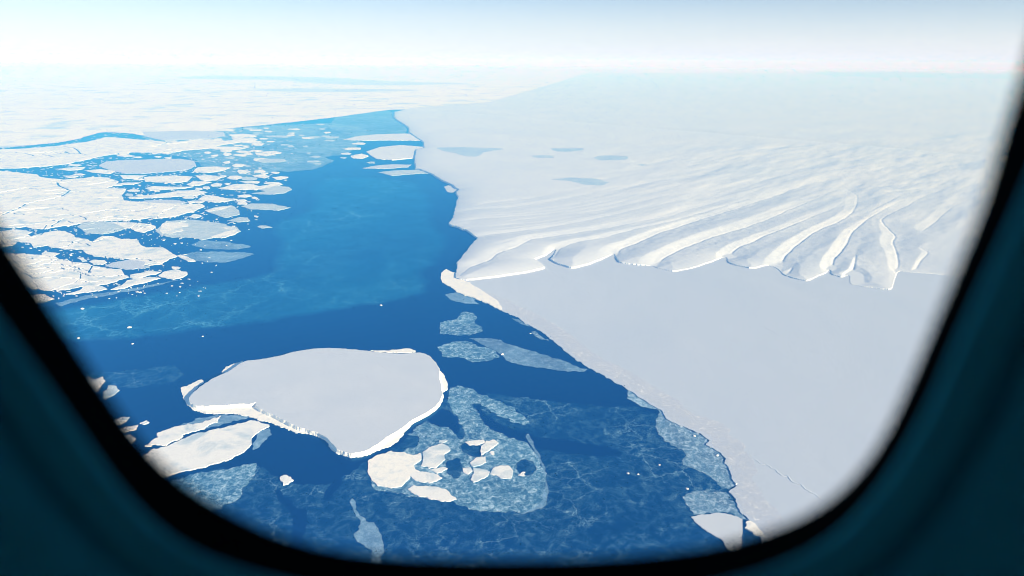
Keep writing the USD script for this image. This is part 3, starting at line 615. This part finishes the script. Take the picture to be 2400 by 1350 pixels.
floe([(270, 357), (300, 348), (345, 346), (330, 352), (300, 358)], 'thin white floe along the upper side of the second lead', crack=False, clip=True)
floe([(130, 396), (160, 393), (205, 391), (190, 398), (155, 399)], 'thin white floe lying alone in the widest part of the lead', crack=False)
floe([(200, 400), (235, 396), (270, 402), (255, 408), (215, 404)], 'brash white floe in the lead left of the large pale lens', crack=False)
floe([(278, 411), (310, 410), (340, 411), (320, 418), (290, 419)], 'white floe nestling under the left end of the large pale lens', crack=False)
floe([(275, 431), (300, 427), (330, 428), (312, 432), (285, 433)], 'small white floe in the lead mouth below the nestling white floe', crack=False)
floe([(805, 327), (830, 320), (880, 315), (950, 313), (1010, 319), (1005, 330), (960, 329), (900, 328), (850, 329)], 'long white fog tongue across the bay, the farther of two', crack=False, name='fog_tongue', category='fog tongue', mat=SNOW_GLACIER, top=18)  # a bank of low fog, built as a solid slab
floe([(855, 356), (890, 345), (940, 340), (1000, 345), (1020, 358), (1005, 370), (960, 371), (920, 375), (880, 372), (868, 364)], 'broad white fog tongue across the bay, the nearer of two', crack=False, name='fog_tongue', category='fog tongue', mat=SNOW_GLACIER, top=18)  # nearer bank of low fog, likewise a solid slab
floe([(850, 394), (880, 388), (920, 385), (965, 386), (960, 391), (900, 396)], 'thin pale floe strip lying just below the broad fog tongue', crack=False, mat=SNOW_PLAIN)
floe([(885, 404), (930, 399), (985, 398), (1008, 407), (960, 408), (920, 412)], 'pale floe strip against the shore corner below the broad fog tongue', crack=False, mat=GREY_ICE)
floe([(820, 366), (848, 360), (866, 366), (850, 372), (828, 371)], 'small pale floe off the left end of the broad fog tongue', crack=False)
floe([(1040, 438), (1050, 434), (1066, 437), (1076, 444), (1064, 451), (1048, 450)], 'grey shelf of ice in a notch of the glacier shore', mat=SNOW_PLAIN, crack=False)
# around the iceberg
floe([(331, 1070), (352, 1058), (385, 1046), (420, 1032), (455, 1018), (500, 1008), (545, 996), (585, 986), (610, 988), (630, 1000), (606, 1012), (590, 1024), (588, 1040), (575, 1056), (545, 1072), (515, 1084), (470, 1096), (420, 1106), (392, 1116), (350, 1120), (310, 1090)],
     'long mottled white floe below the iceberg, cut off by the window seal', crack=False, amp=1.6)
floe([(345, 1046), (338, 1048), (362, 1028), (380, 1012), (408, 1000), (430, 996), (470, 990), (512, 978), (520, 974), (512, 986), (486, 1000), (450, 1012), (412, 1030), (395, 1044), (372, 1042)],
     'lumpy white floe between the iceberg and the long mottled floe', crack=False, amp=2.4)
floe([(268, 984), (290, 976), (300, 979), (292, 990), (276, 996)], 'bright wedge floe at the window seal left of the iceberg, upper one', crack=False)
floe([(280, 1006), (300, 1000), (322, 996), (318, 1006), (296, 1011)], 'bright flat floe at the window seal left of the iceberg, lower one', crack=False)
floe([(328, 992), (345, 986), (356, 989), (344, 995)], 'tiny bright floe right of the two at the window seal', crack=False)
floe([(290, 1022), (304, 1018), (316, 1030), (310, 1042), (296, 1042)], 'rounded floe half behind the window seal below the bright flat floe', crack=False)
floe([(205, 882), (225, 888), (240, 884), (246, 894), (238, 906), (228, 920), (214, 908)], 'hooked white floe behind the left window seal in deep blue water', crack=False)
floe([(240, 918), (256, 906), (274, 904), (282, 912), (272, 922), (256, 930), (242, 936)], 'ring-like grey white floe right of the hooked floe', crack=False, mat=GREY_ICE)
floe([(862, 1080), (882, 1068), (912, 1058), (946, 1060), (966, 1066), (982, 1062), (985, 1078), (970, 1088), (974, 1100), (985, 1104), (960, 1112), (958, 1122), (940, 1140), (920, 1142), (885, 1138), (872, 1126), (863, 1104)],
     'broad granular grey white floe touching the iceberg\'s lowest tip', crack=False, amp=1.3, mat=ICE_FOOT)
floe([(990, 1062), (1005, 1048), (1020, 1044), (1036, 1040), (1050, 1046), (1054, 1056), (1040, 1064), (1042, 1074), (1032, 1086), (1024, 1096), (1006, 1098), (986, 1092), (990, 1078)], 'clean white egg-shaped floe inside the slush raft', crack=False, amp=1.2)
floe([(1024, 1097), (1040, 1094), (1048, 1098), (1036, 1106), (1024, 1108), (1006, 1100)], 'small white floe tucked under the egg-shaped floe', crack=False, amp=1.2)
floe([(960, 1112), (980, 1104), (1006, 1108), (1024, 1112), (1034, 1120), (1026, 1128), (1006, 1132), (985, 1128), (966, 1122)], 'flat white floe just below the egg-shaped floe', crack=False, amp=1.3)
floe([(956, 1146), (970, 1138), (1000, 1140), (1050, 1146), (1058, 1158), (1071, 1170), (1060, 1174), (1030, 1172), (990, 1164), (966, 1158)], 'white kite-shaped floe at the lower edge of the slush raft', crack=False, amp=1.1)
floe([(1103, 1086), (1115, 1074), (1138, 1069), (1140, 1082), (1120, 1092), (1108, 1094)], 'white floe with a pointed top in the middle of the slush raft', crack=False, amp=1.3)
floe([(1108, 1096), (1128, 1098), (1146, 1104), (1144, 1116), (1126, 1126), (1112, 1132), (1102, 1124), (1110, 1110)], 'white bow-tie floe in the middle of the slush raft', crack=False, amp=1.3)
floe([(1086, 1096), (1100, 1093), (1106, 1104), (1096, 1110), (1084, 1104)], 'small white floe left of the bow-tie floe', crack=False, amp=1.3)
floe([(1150, 1112), (1154, 1098), (1172, 1091), (1196, 1092), (1203, 1102), (1199, 1122), (1180, 1122), (1160, 1114)], 'white shield-shaped floe right of the bow-tie floe', crack=False, amp=1.1)
floe([(1126, 1046), (1142, 1032), (1158, 1030), (1170, 1038), (1152, 1050), (1140, 1058), (1131, 1066)], 'white dart-shaped floe in the upper slush raft', crack=False, amp=1.2)
floe([(1088, 1036), (1110, 1032), (1132, 1030), (1140, 1036), (1118, 1042), (1096, 1042)], 'narrow white floe left of the dart-shaped floe', crack=False, amp=1.4)
floe([(1142, 1064), (1154, 1058), (1160, 1064), (1152, 1069)], 'tiny white floe under the dart-shaped floe', crack=False)
floe([(1022, 1034), (1040, 1030), (1052, 1032), (1040, 1037)], 'tiny white sliver above the egg-shaped floe', crack=False)
floe([(1214, 1114), (1222, 1108), (1230, 1110), (1226, 1116)], 'tiny white floe at the right of the slush raft', crack=False)
floe([(655, 1120), (664, 1112), (680, 1116), (688, 1126), (678, 1132), (664, 1134)], 'lone small white floe on dark water below the iceberg', crack=False, top=10)
floe([(1620, 1212), (1650, 1206), (1678, 1202), (1710, 1206), (1740, 1216), (1740, 1240), (1738, 1330), (1720, 1310), (1690, 1264), (1660, 1246), (1632, 1226)], 'smooth pale floe pointing left at the lower right window rim', crack=False, mat=SNOW_BERG, amp=1.0)
floe([(1742, 1224), (1760, 1220), (1780, 1236), (1790, 1258), (1770, 1252), (1752, 1240)], 'bright rough ice patch between the smooth pale floe and the snow plain', crack=False, mat=ICE_FOOT, name='rough_ice', category='rough ice', top=11)
floe([(1032, 640), (1044, 631), (1060, 636), (1072, 641), (1080, 655), (1115, 672), (1142, 690), (1167, 706), (1180, 729), (1160, 719), (1130, 707), (1085, 691), (1058, 674), (1040, 661)], 'rough white point of shore ice where the glacier meets the snow plain', crack=False, mat=ICE_FOOT, name='rough_ice', category='rough ice', top=11, amp=2.4)

# ------------------------------------------------------------------ small floes scattered where the pack breaks up, each one a floe of its own
def blob(cx, cy, rx, ry, seed):
    r = np.random.default_rng(seed)
    n = int(r.integers(5, 10))
    a = np.sort(np.linspace(0, 2 * np.pi, n, endpoint=False) + r.uniform(-0.25, 0.25, n))
    k = r.uniform(0.62, 1.15, n)
    return np.c_[cx + rx * k * np.cos(a), cy + ry * k * np.sin(a)]


sc = np.random.default_rng(21)
zones = [(440, 640, 300, 345, 34, 'at the bay end of far pack', 'far small floes at the bay end of the pack'),
         (480, 660, 340, 400, 30, 'right of the pale lens', 'small floes right of the large pale lens'),
         (470, 660, 400, 440, 22, 'above the longest floe', 'small floes above the longest white floe'),
         (260, 470, 328, 372, 26, 'around the second lead', 'small floes around the second lead'),
         (640, 800, 290, 385, 22, 'on the slushy right side', 'pale floes on the slushy side of the brash'),
         (790, 960, 335, 400, 14, 'beside the broad fog tongue', 'pale floes beside the ice tongues'),
         (90, 420, 545, 660, 26, 'in the leads among the left floes', 'small floes in the leads among the left pack'),
         (150, 330, 385, 440, 16, 'in the wide second lead mouth', 'small floes in the mouth of the second lead'),
         (440, 620, 440, 560, 16, 'right of the left pack ice', 'small floes right of the left pack'),
         (300, 480, 425, 480, 14, 'round the blade-shaped floe', 'small floes round the blade-shaped floe')]
fixed = {0: [(530, 348, 58, 4), (585, 333, 30, 5), (560, 326, 22, 5), (604, 338, 17, 4), (650, 320, 42, 3.5), (570, 318, 40, 4), (680, 317, 15, 2.5)],
         1: [(620, 362, 35, 5), (640, 377, 38, 5), (610, 375, 20, 4), (640, 358, 30, 4), (533, 381, 12, 4), (560, 388, 16, 5), (552, 395, 8, 3)],
         2: [(572, 403, 22, 6), (611, 402, 18, 4), (610, 413, 23, 5), (548, 417, 22, 5), (585, 419, 25, 4), (587, 427, 28, 4)]}
ORD = ['leftmost', 'second from left', 'third from left', 'fourth from left', 'fifth from left', 'sixth from left', 'seventh from left', 'eighth from left', 'ninth from left', 'tenth from left', 'eleventh from left', 'twelfth from left',
       'thirteenth from left', 'fourteenth from left', 'fifteenth from left', 'sixteenth from left', 'seventeenth from left', 'eighteenth from left', 'nineteenth from left', 'twentieth from left', 'twenty-first from left', 'twenty-second from left', 'twenty-third from left']
ORD += [o + ' end' for o in ORD]
for zi, (x0, x1, y0, y1, n, lab, grp) in enumerate(zones):
    spots = list(fixed.get(zi, []))
    tries, made = 0, []
    while len(spots) < n and tries < 900:
        tries += 1
        s = sc.uniform(0.5, 1.0) ** 2
        spots.append((sc.uniform(x0, x1), sc.uniform(y0, y1), 4 + 22 * s * sc.uniform(0.5, 1), 1.3 + 3.4 * s * sc.uniform(0.6, 1) * (y0 - 200) / 180))
    for j, (cx, cy, rx, ry) in enumerate(spots):
        P = poly(blob(cx, cy, rx, ry, 5000 + zi * 100 + j), amp=0.7, seed=700 + zi * 40 + j, wave=9, step=1.6, smooth=0)
        near_ = [t for t in taken if t.intersects(P)]
        if near_ and unary_union(near_).intersection(P).area > 0.15 * P.area and j >= len(fixed.get(zi, [])):
            continue
        if near_:
            P = P.difference(unary_union(near_)).buffer(0)
            if P.is_empty:
                continue
            P = parts_of(P)[0]
        if gl_poly.intersects(P) or P.area < 900:
            continue
        taken.append(P.buffer(4))
        grey = (zi in (4, 5) and j % 3 > 0) or sc.random() < 0.15
        made.append((cx, rx / ry, rx, grey, P))
    for o, (cx, asp, rx, grey, P) in enumerate(sorted(made, key=lambda t: t[0])):
        how = ('long thin' if asp > 5.5 else 'compact' if asp < 3.4 else 'oval') + (' grey' if grey else ' white')
        put('small_floe', slab(P, SEA - 1, SEA + 4.9 + 0.05 * o), GREY_ICE if grey else SNOW_FLOE, label=f'{how} small floe, {ORD[o]} {lab}', category='ice floe', group=grp)

# fine brash between the floes: crumbs that nobody could count
bv, bf, nb = [], [], 0
br = np.random.default_rng(5)
hull_ = unary_union([t.buffer(90) for t in taken[1:]])
solid = shapely.prepared.prep(unary_union(taken))
for _ in range(9000):
    x, y = br.uniform(-20, 800), br.uniform(290, 700)
    if (x - 560) / 420 + (y - 400) / 620 > br.uniform(-0.3, 0.35) or br.random() > 0.75 or (y > 540 and br.random() < 0.6):
        continue
    P = Polygon(ground(blob(x, y, 0.8 + 4.6 * br.random() ** 2.2, (0.35 + 0.9 * br.random() ** 2) * (y - 190) / 300, int(br.integers(1e9)))))
    if solid.intersects(P):
        continue
    v_, f_ = trimesh.creation.triangulate_polygon(P, engine='earcut')
    n_ = len(v_); ring_ = np.array(P.exterior.coords)[:-1]; k_ = len(ring_)
    bv.append(np.vstack([np.c_[v_, np.full(n_, SEA + 4.5)], np.c_[ring_, np.full(k_, SEA + 4.5)], np.c_[ring_, np.full(k_, SEA - 1)]]))
    a_, b2 = n_ + np.arange(k_), n_ + (np.arange(k_) + 1) % k_
    bf.append(np.vstack([f_, np.c_[a_, a_ + k_, b2], np.c_[b2, a_ + k_, b2 + k_]]) + nb); nb += len(bv[-1])
put('brash_ice', (np.vstack(bv), np.vstack(bf)), SNOW_FLOE, kind='stuff')

# ------------------------------------------------------------------ bright chunks of berg ice standing on the water
def chunk(px, size, seed, label, group=None):
    m = trimesh.creation.icosphere(2)
    v = np.array(m.vertices)
    a = meshkit.fbm(v * 1.6 + seed * 7.1, 3, seed)
    v = v * (0.65 + 0.75 * a)[:, None] * [size, size * 0.72, size * 0.42]
    an = seed * 1.7
    R = np.array([[math.cos(an), -math.sin(an), 0], [math.sin(an), math.cos(an), 0], [0, 0, 1]])
    g = ground([px])[0]
    put('ice_chunk', trimesh.Trimesh(v @ R.T + [g[0], g[1], SEA + size * 0.18], np.array(m.faces), process=False), BITS, label=label, category='ice chunk', group=group)


CG = 'lone ice chunks on the open blue water left of the iceberg'
for k, (x, y, s) in enumerate([(193, 724, 26), (256, 700, 14), (328, 686, 24), (421, 686, 14), (303, 768, 26), (475, 789, 15), (311, 806, 15), (184, 793, 20)]):
    chunk((x, y), s, 11 + k, ['brightest ice chunk on open blue water just below the pack edge', 'faint speck of ice on open water nearest under the pack edge slush', 'bright ice chunk under the slanting mottled floe, right of the pair', 'lone speck of ice on open water below the lone neat oval floe',
                                          'bright ice chunk farthest from the pack, above the iceberg\'s left end', 'rightmost ice speck on the open water left of the iceberg', 'ice speck just below the bright chunk above the iceberg\'s left end', 'ice chunk on open water nearest to the left window seal'][k], CG)
chunk((893, 716), 22, 31, 'bright ice chunk on dark blue water above the iceberg')
chunk((1177, 831), 20, 32, 'bright ice chunk caught in the slush web of the channel')
chunk((1243, 782), 14, 33, 'bright ice chunk by the lacy slush corner of the shore')
for k, (x, y) in enumerate([(1546, 1090), (1472, 1110), (1496, 1112), (1611, 1146)]):
    chunk((x, y), 10 + (k % 2) * 3, 41 + k, ['uppermost tiny ice chunk on dark water left of the lower shore slush', 'left one of two tiny ice chunks on dark water by the shore slush', 'right one of two tiny ice chunks on dark water by the shore slush', 'tiny ice chunk on dark water at the slush patch by the pale floe'][k], 'ice chunks off the lower shore')
for k, (x, y) in enumerate([(1627, 1022), (1681, 1068), (1566, 966), (1726, 1136)]):
    chunk((x, y), 16, 51 + k, ['small white ice block in the shore slush, second from the top', 'small white ice block in the shore slush, second from the bottom', 'small white ice block in the shore slush, uppermost', 'small white ice block in the shore slush, lowest'][k], 'ice blocks along the plain shore')

# ------------------------------------------------------------------ the grainy, brighter snow along the plain's shore
edge_px = np.array(coast_px[:-1], float)
inn = edge_px + np.c_[np.linspace(34, 60, len(edge_px)), np.linspace(-10, -34, len(edge_px))]
film_solid = SOLID
SOLID = Point(0, 0).buffer(1.0)
film('shore_snow', [tuple(x) for x in np.vstack([edge_px + [1.5, -1.0], inn[::-1]])], SHORE, 9.0, kind='stuff', seed=951, amp=0.8, smooth=0, soft=9.0, cell=1.6)
SOLID = film_solid

# ------------------------------------------------------------------ painted cloud shade on the glacier, ridges on the plain
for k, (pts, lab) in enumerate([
        ([(1015, 344), (1090, 343), (1180, 346), (1185, 350), (1140, 356), (1120, 368), (1085, 366), (1060, 358), (1030, 352)], 'painted blue cloud shade patch on the glacier nearest to the bay'),
        ([(1284, 347), (1300, 345), (1370, 346), (1376, 350), (1335, 356), (1300, 354)], 'small painted blue cloud shade patch, farthest of those on the glacier'),
        ([(1234, 364), (1270, 361), (1306, 364), (1300, 370), (1250, 370)], 'narrow painted blue cloud shade patch on the glacier just left of the longest one'),
        ([(1384, 368), (1400, 362), (1440, 362), (1480, 366), (1476, 374), (1430, 376), (1395, 375)], 'longest painted blue cloud shade patch on the glacier'),
        ([(1484, 384), (1500, 381), (1530, 385), (1505, 389)], 'tiny painted blue cloud shade patch on the glacier right of the longest one'),
        ([(1280, 418), (1330, 414), (1400, 416), (1437, 426), (1410, 434), (1370, 432), (1330, 424)], 'soft painted blue cloud shade patch on the glacier, nearest to the rolling ridges')]):
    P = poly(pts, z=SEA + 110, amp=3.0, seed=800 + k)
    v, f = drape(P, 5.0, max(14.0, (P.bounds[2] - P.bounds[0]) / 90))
    path = put('cloud_shade_patch', (v, f), CLOUD_SHADE, label=lab, category='painted shade')
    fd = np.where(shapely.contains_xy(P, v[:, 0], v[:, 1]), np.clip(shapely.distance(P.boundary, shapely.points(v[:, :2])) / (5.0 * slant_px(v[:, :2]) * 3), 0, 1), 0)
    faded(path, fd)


def ridge(px, h, w, label, seed):
    g = rough(px, z=SEA + 8, amp=2.0, seed=seed, closed=False, step=2.0, wave=10)
    t = np.gradient(g, axis=0); t /= np.linalg.norm(t, axis=1, keepdims=True)
    nn = np.c_[-t[:, 1], t[:, 0]]
    hh = h * (0.5 + meshkit.fbm(np.c_[g / 30.0, np.zeros(len(g))], 3, seed)) * np.sin(np.linspace(0.05, math.pi - 0.05, len(g))) ** 0.5
    rows = [np.c_[g + nn * w * a, SEA + 7.5 + hh * b] for a, b in ((-1, 0), (-0.3, 0.9), (0.2, 1.0), (1, 0))]
    n = len(g); f = []
    for r in range(3):
        a = r * n + np.arange(n - 1)
        f.append(np.c_[a, a + n, a + n + 1, a + 1])
    put('pressure_ridge', (np.vstack(rows), np.vstack(f)[:, ::-1]), SNOW_PLAIN, label=label, category='snow ridge', smooth=True)


ridge([(1720, 1052), (1760, 1074), (1820, 1104), (1880, 1140), (1940, 1182), (1980, 1215)], 3.2, 12, 'faint straight ridge across the lower snow plain near the window corner', 901)
ridge([(1768, 760), (1800, 771), (1840, 792)], 2.4, 9, 'short faint ridge high on the snow plain', 902)
ridge([(1610, 820), (1640, 830), (1672, 848)], 2.4, 9, 'short faint ridge nearer the middle of the snow plain', 903)

# ------------------------------------------------------------------ cabin window and wall
def on_plane(px, y):
    a = np.asarray(px, float)
    d = dirs(a[:, 0], a[:, 1])
    p = d * (y / d[:, 1])[:, None]
    return p[:, [0, 2]]


def close_top(p, n=40, top=0.215):
    """p runs from the upper left end down round to the upper right end, in the window's plane (x, z); the unseen top is an oval arc."""
    L, Rr = p[0], p[-1]
    a = np.linspace(0, np.pi, n + 2)[1:-1]
    c, s = np.cos(a), np.sin(a)
    x = (L[0] + Rr[0]) / 2 + (Rr[0] - L[0]) / 2 * np.sign(c) * np.abs(c) ** 0.72
    base = Rr[1] + (L[1] - Rr[1]) * (1 - c) / 2
    z = base + (top - base) * np.abs(s) ** 0.72
    q = np.vstack([p, np.c_[x, z]])
    tck, _ = splprep([np.r_[q[:, 0], q[0, 0]], np.r_[q[:, 1], q[0, 1]]], s=2e-6 * 0.6, per=True)
    t = np.linspace(0, 1, 361)[:-1]
    return np.array(splev(t, tck)).T


def offset(ring, d):
    t = np.roll(ring, -1, 0) - np.roll(ring, 1, 0)
    n = np.c_[t[:, 1], -t[:, 0]]
    n /= np.linalg.norm(n, axis=1, keepdims=True)
    if not Polygon(ring).exterior.is_ccw:
        n = -n
    return ring + n * d


def loft(rings):
    """rings: [(N x 2 ring in x, z; y)]"""
    n = len(rings[0][0])
    v = np.vstack([np.c_[r[:, 0], np.full(n, y), r[:, 1]] for r, y in rings])
    f = []
    for k in range(len(rings) - 1):
        a, b = k * n + np.arange(n), k * n + (np.arange(n) + 1) % n
        f.append(np.c_[a, b, b + n, a + n])
    f = np.vstack(f)
    if not Polygon(rings[0][0]).exterior.is_ccw:
        f = f[:, ::-1]
    return v, f


E0 = [(-150, 240), (-105, 380), (-55, 490), (0, 585), (50, 663), (100, 738), (150, 814), (200, 893), (253, 970), (290, 1023), (330, 1075), (377, 1120), (430, 1160), (493, 1202), (567, 1243), (650, 1277), (733, 1300), (800, 1316), (950, 1328), (1200, 1334),
      (1450, 1327), (1600, 1314), (1683, 1300), (1767, 1281), (1833, 1258), (1900, 1230), (1950, 1198), (2000, 1157), (2040, 1112), (2077, 1060), (2107, 1006), (2133, 950), (2155, 903), (2193, 813), (2233, 717), (2267, 637), (2300, 557), (2333, 475), (2352, 400), (2378, 317), (2402, 240), (2428, 155), (2456, 50), (2480, -60), (2500, -190)]
E1 = [(-330, 240), (-230, 420), (-130, 570), (-60, 670), (0, 752), (55, 828), (110, 900), (150, 960), (187, 1010), (240, 1087), (283, 1145), (333, 1197), (377, 1238), (433, 1278), (500, 1311), (583, 1339), (700, 1368), (900, 1396), (1200, 1408),
      (1500, 1396), (1700, 1362), (1800, 1332), (1900, 1287), (1967, 1243), (2017, 1193), (2067, 1133), (2102, 1078), (2135, 1020), (2168, 965), (2197, 900), (2236, 812), (2284, 700), (2333, 595), (2377, 500), (2420, 400), (2455, 310), (2488, 215), (2516, 110), (2538, 10), (2554, -110)]
Y0, Y1 = 0.232, 0.212
r0 = close_top(on_plane(E0, Y0))
r1 = close_top(on_plane(E1, Y1), top=0.232)


def resample(ring, ref):
    """The ring's points at the same angles round the middle as ref's, so that lofts run straight."""
    c = np.array([0.0, 0.02])
    def ang(a): return np.unwrap(np.arctan2(a[:, 1] - c[1], a[:, 0] - c[0]))
    a, b = ang(np.vstack([ring, ring[:1]])), ang(ref)
    if a[-1] < a[0]:
        ring, a = ring[::-1], ang(np.vstack([ring[::-1], ring[-1:]]))
    p = np.vstack([ring, ring[:1]])
    t = (b - a[0]) % (2 * np.pi) + a[0]
    return np.c_[np.interp(t, a, p[:, 0]), np.interp(t, a, p[:, 1])]


phi = np.linspace(0, 2 * np.pi, 361)[:-1]
unit = np.c_[np.cos(phi), 0.02 + np.sin(phi)]
r0, r1 = resample(r0, unit), resample(r1, unit)
SEAL_BLACK = look('black_rubber', {'g': ('geometry', {}), 'n': ('noise_texture', {'scale': 700.0, 'detail': 3.0}), 'r': ('rgb_ramp', {'ramp': [(0.3, (0.002, 0.003, 0.0035)), (0.7, (0.004, 0.0055, 0.006))]}), 'd': ('diffuse_bsdf', {})},
                  [('g.position', 'n.vector'), ('n.fac', 'r.fac'), ('r.color', 'd.color')], 'd.BSDF')
PANEL = look('cabin_plastic', {'g': ('geometry', {}), 'n': ('noise_texture', {'scale': 900.0, 'detail': 3.0}), 'bu': ('bump', {'distance': 0.0002, 'strength': 0.5}),
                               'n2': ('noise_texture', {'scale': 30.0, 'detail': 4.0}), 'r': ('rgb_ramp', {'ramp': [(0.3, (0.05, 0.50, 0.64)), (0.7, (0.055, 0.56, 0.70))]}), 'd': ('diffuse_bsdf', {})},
             [('g.position', 'n.vector'), ('n.fac', 'bu.height'), ('bu.normal', 'd.normal'), ('g.position', 'n2.vector'), ('n2.fac', 'r.fac'), ('r.color', 'd.color')], 'd.BSDF')
LINER = look('cabin_lining', {'g': ('geometry', {}), 'n': ('noise_texture', {'scale': 6.0}), 'r': ('rgb_ramp', {'ramp': [(0, (0.88, 0.89, 0.90)), (1, (0.91, 0.91, 0.91))]}), 'p': ('principled_bsdf', {'roughness': 0.7})},
             [('g.position', 'n.vector'), ('n.fac', 'r.fac'), ('r.color', 'p.base_color')], 'p.BSDF')
GLASS = look('window_acrylic', {'f': ('fresnel', {'IOR': 1.33}), 't': ('transparent_bsdf', {'color': (0.97, 0.985, 0.99)}), 'g': ('glossy_bsdf', {'roughness': 0.02, 'color': (1, 1, 1)}), 'x': ('mix_closure', {})},
             [('f.fac', 'x.fac'), ('t.BSDF', 'x.closure1'), ('g.BSDF', 'x.closure2')], 'x.closure')
win = thing('cabin_window', 'rounded aeroplane window with a black rubber seal and dark teal frame', 'window')
mid = lambda t: r0 * (1 - t) + r1 * t
put('seal', loft([(offset(r0, 0.004), Y0 + 0.010), (r0, Y0 + 0.006), (offset(r0, 0.0002), Y0 + 0.002), (r0, Y0 - 0.001), (mid(0.3), Y0 * 0.7 + Y1 * 0.3 + 0.002), (mid(0.7), Y0 * 0.3 + Y1 * 0.7 + 0.001), (mid(0.93), Y1 + 0.0008), (mid(0.98), Y1), (r1, Y1 + 0.0006), (offset(r1, 0.006), Y1 + 0.003)]), SEAL_BLACK, win, smooth=60)
fr = [(mid(0.98), Y1 - 0.0004), (r1, Y1 - 0.0022), (offset(r1, 0.0022), Y1 - 0.0034), (offset(r1, 0.0046), Y1 - 0.0034), (offset(r1, 0.0075), Y1 - 0.0024), (offset(r1, 0.0105), Y1 - 0.0030), (offset(r1, 0.0135), Y1 - 0.0045),
      (offset(r1, 0.0146), Y1 - 0.0042), (offset(r1, 0.0156), Y1 + 0.004), (offset(r1, 0.0180), Y1 + 0.010), (offset(r1, 0.0206), Y1 + 0.004), (offset(r1, 0.0218), Y1 - 0.0075), (offset(r1, 0.0260), Y1 - 0.0105), (offset(r1, 0.0330), Y1 - 0.0125), (offset(r1, 0.0450), Y1 - 0.0150)]
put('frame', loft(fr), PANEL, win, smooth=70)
gp = Polygon(offset(r0, 0.003))
gv, gf = trimesh.creation.triangulate_polygon(gp, engine='earcut')
put('pane', (np.c_[gv[:, 0], np.full(len(gv), Y0 + 0.008), gv[:, 1]], gf), GLASS, win)

YP = Y1 - 0.0150
cabin = thing('cabin_wall', 'dark teal moulded cabin side wall panel around the aeroplane window', 'wall')
hole = offset(r1, 0.0450)
hole = hole if Polygon(hole).is_valid else np.array(Polygon(hole).buffer(0).exterior.coords)[:-1]
wallp = shapely.box(-1.4, -0.80, 1.4, 0.80)
for k in (-2, -1, 0, 1, 2):  # neighbouring unseen openings put in to let more light into the cabin
    wallp = wallp.difference(Polygon(hole if k == 0 else offset(r1, 0.012) + [0.62 * k, 0.0]))
wm = trimesh.creation.extrude_polygon(wallp, 0.02, engine='earcut')
v = np.array(wm.vertices)
wm = trimesh.Trimesh(np.c_[v[:, 0], YP + 0.02 - v[:, 2], v[:, 1]], np.array(wm.faces), process=False)
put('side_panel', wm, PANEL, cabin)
def bx(lo, hi): return trimesh.creation.box(bounds=[lo, hi])
put('ceiling', bx([-1.4, -0.85, 0.80], [1.4, YP + 0.02, 0.83]), LINER, cabin)
DARK_FINISH = look('dark_finish', {'p': ('principled_bsdf', {'base_color': (0.02, 0.03, 0.045), 'roughness': 0.9})}, [], 'p.BSDF')  # dark finish put in to darken the wall panel at lower left
put('floor', bx([-1.4, -0.85, -0.83], [1.4, YP + 0.02, -0.80]), DARK_FINISH, cabin)
put('added_back_wall', bx([-1.4, -0.88, -0.83], [1.4, -0.85, 0.83]), LINER, cabin)  # unseen back wall, added close by to bounce light onto the panel
put('added_end_wall', bx([-1.43, -0.88, -0.83], [-1.4, YP + 0.02, 0.83]), DARK_FINISH, cabin)  # unseen dark end wall, added to shade the panel's lower left
put('added_end_wall', bx([1.4, -0.88, -0.83], [1.43, YP + 0.02, 0.83]), LINER, cabin)  # unseen pale end wall, added to close off and brighten the cabin
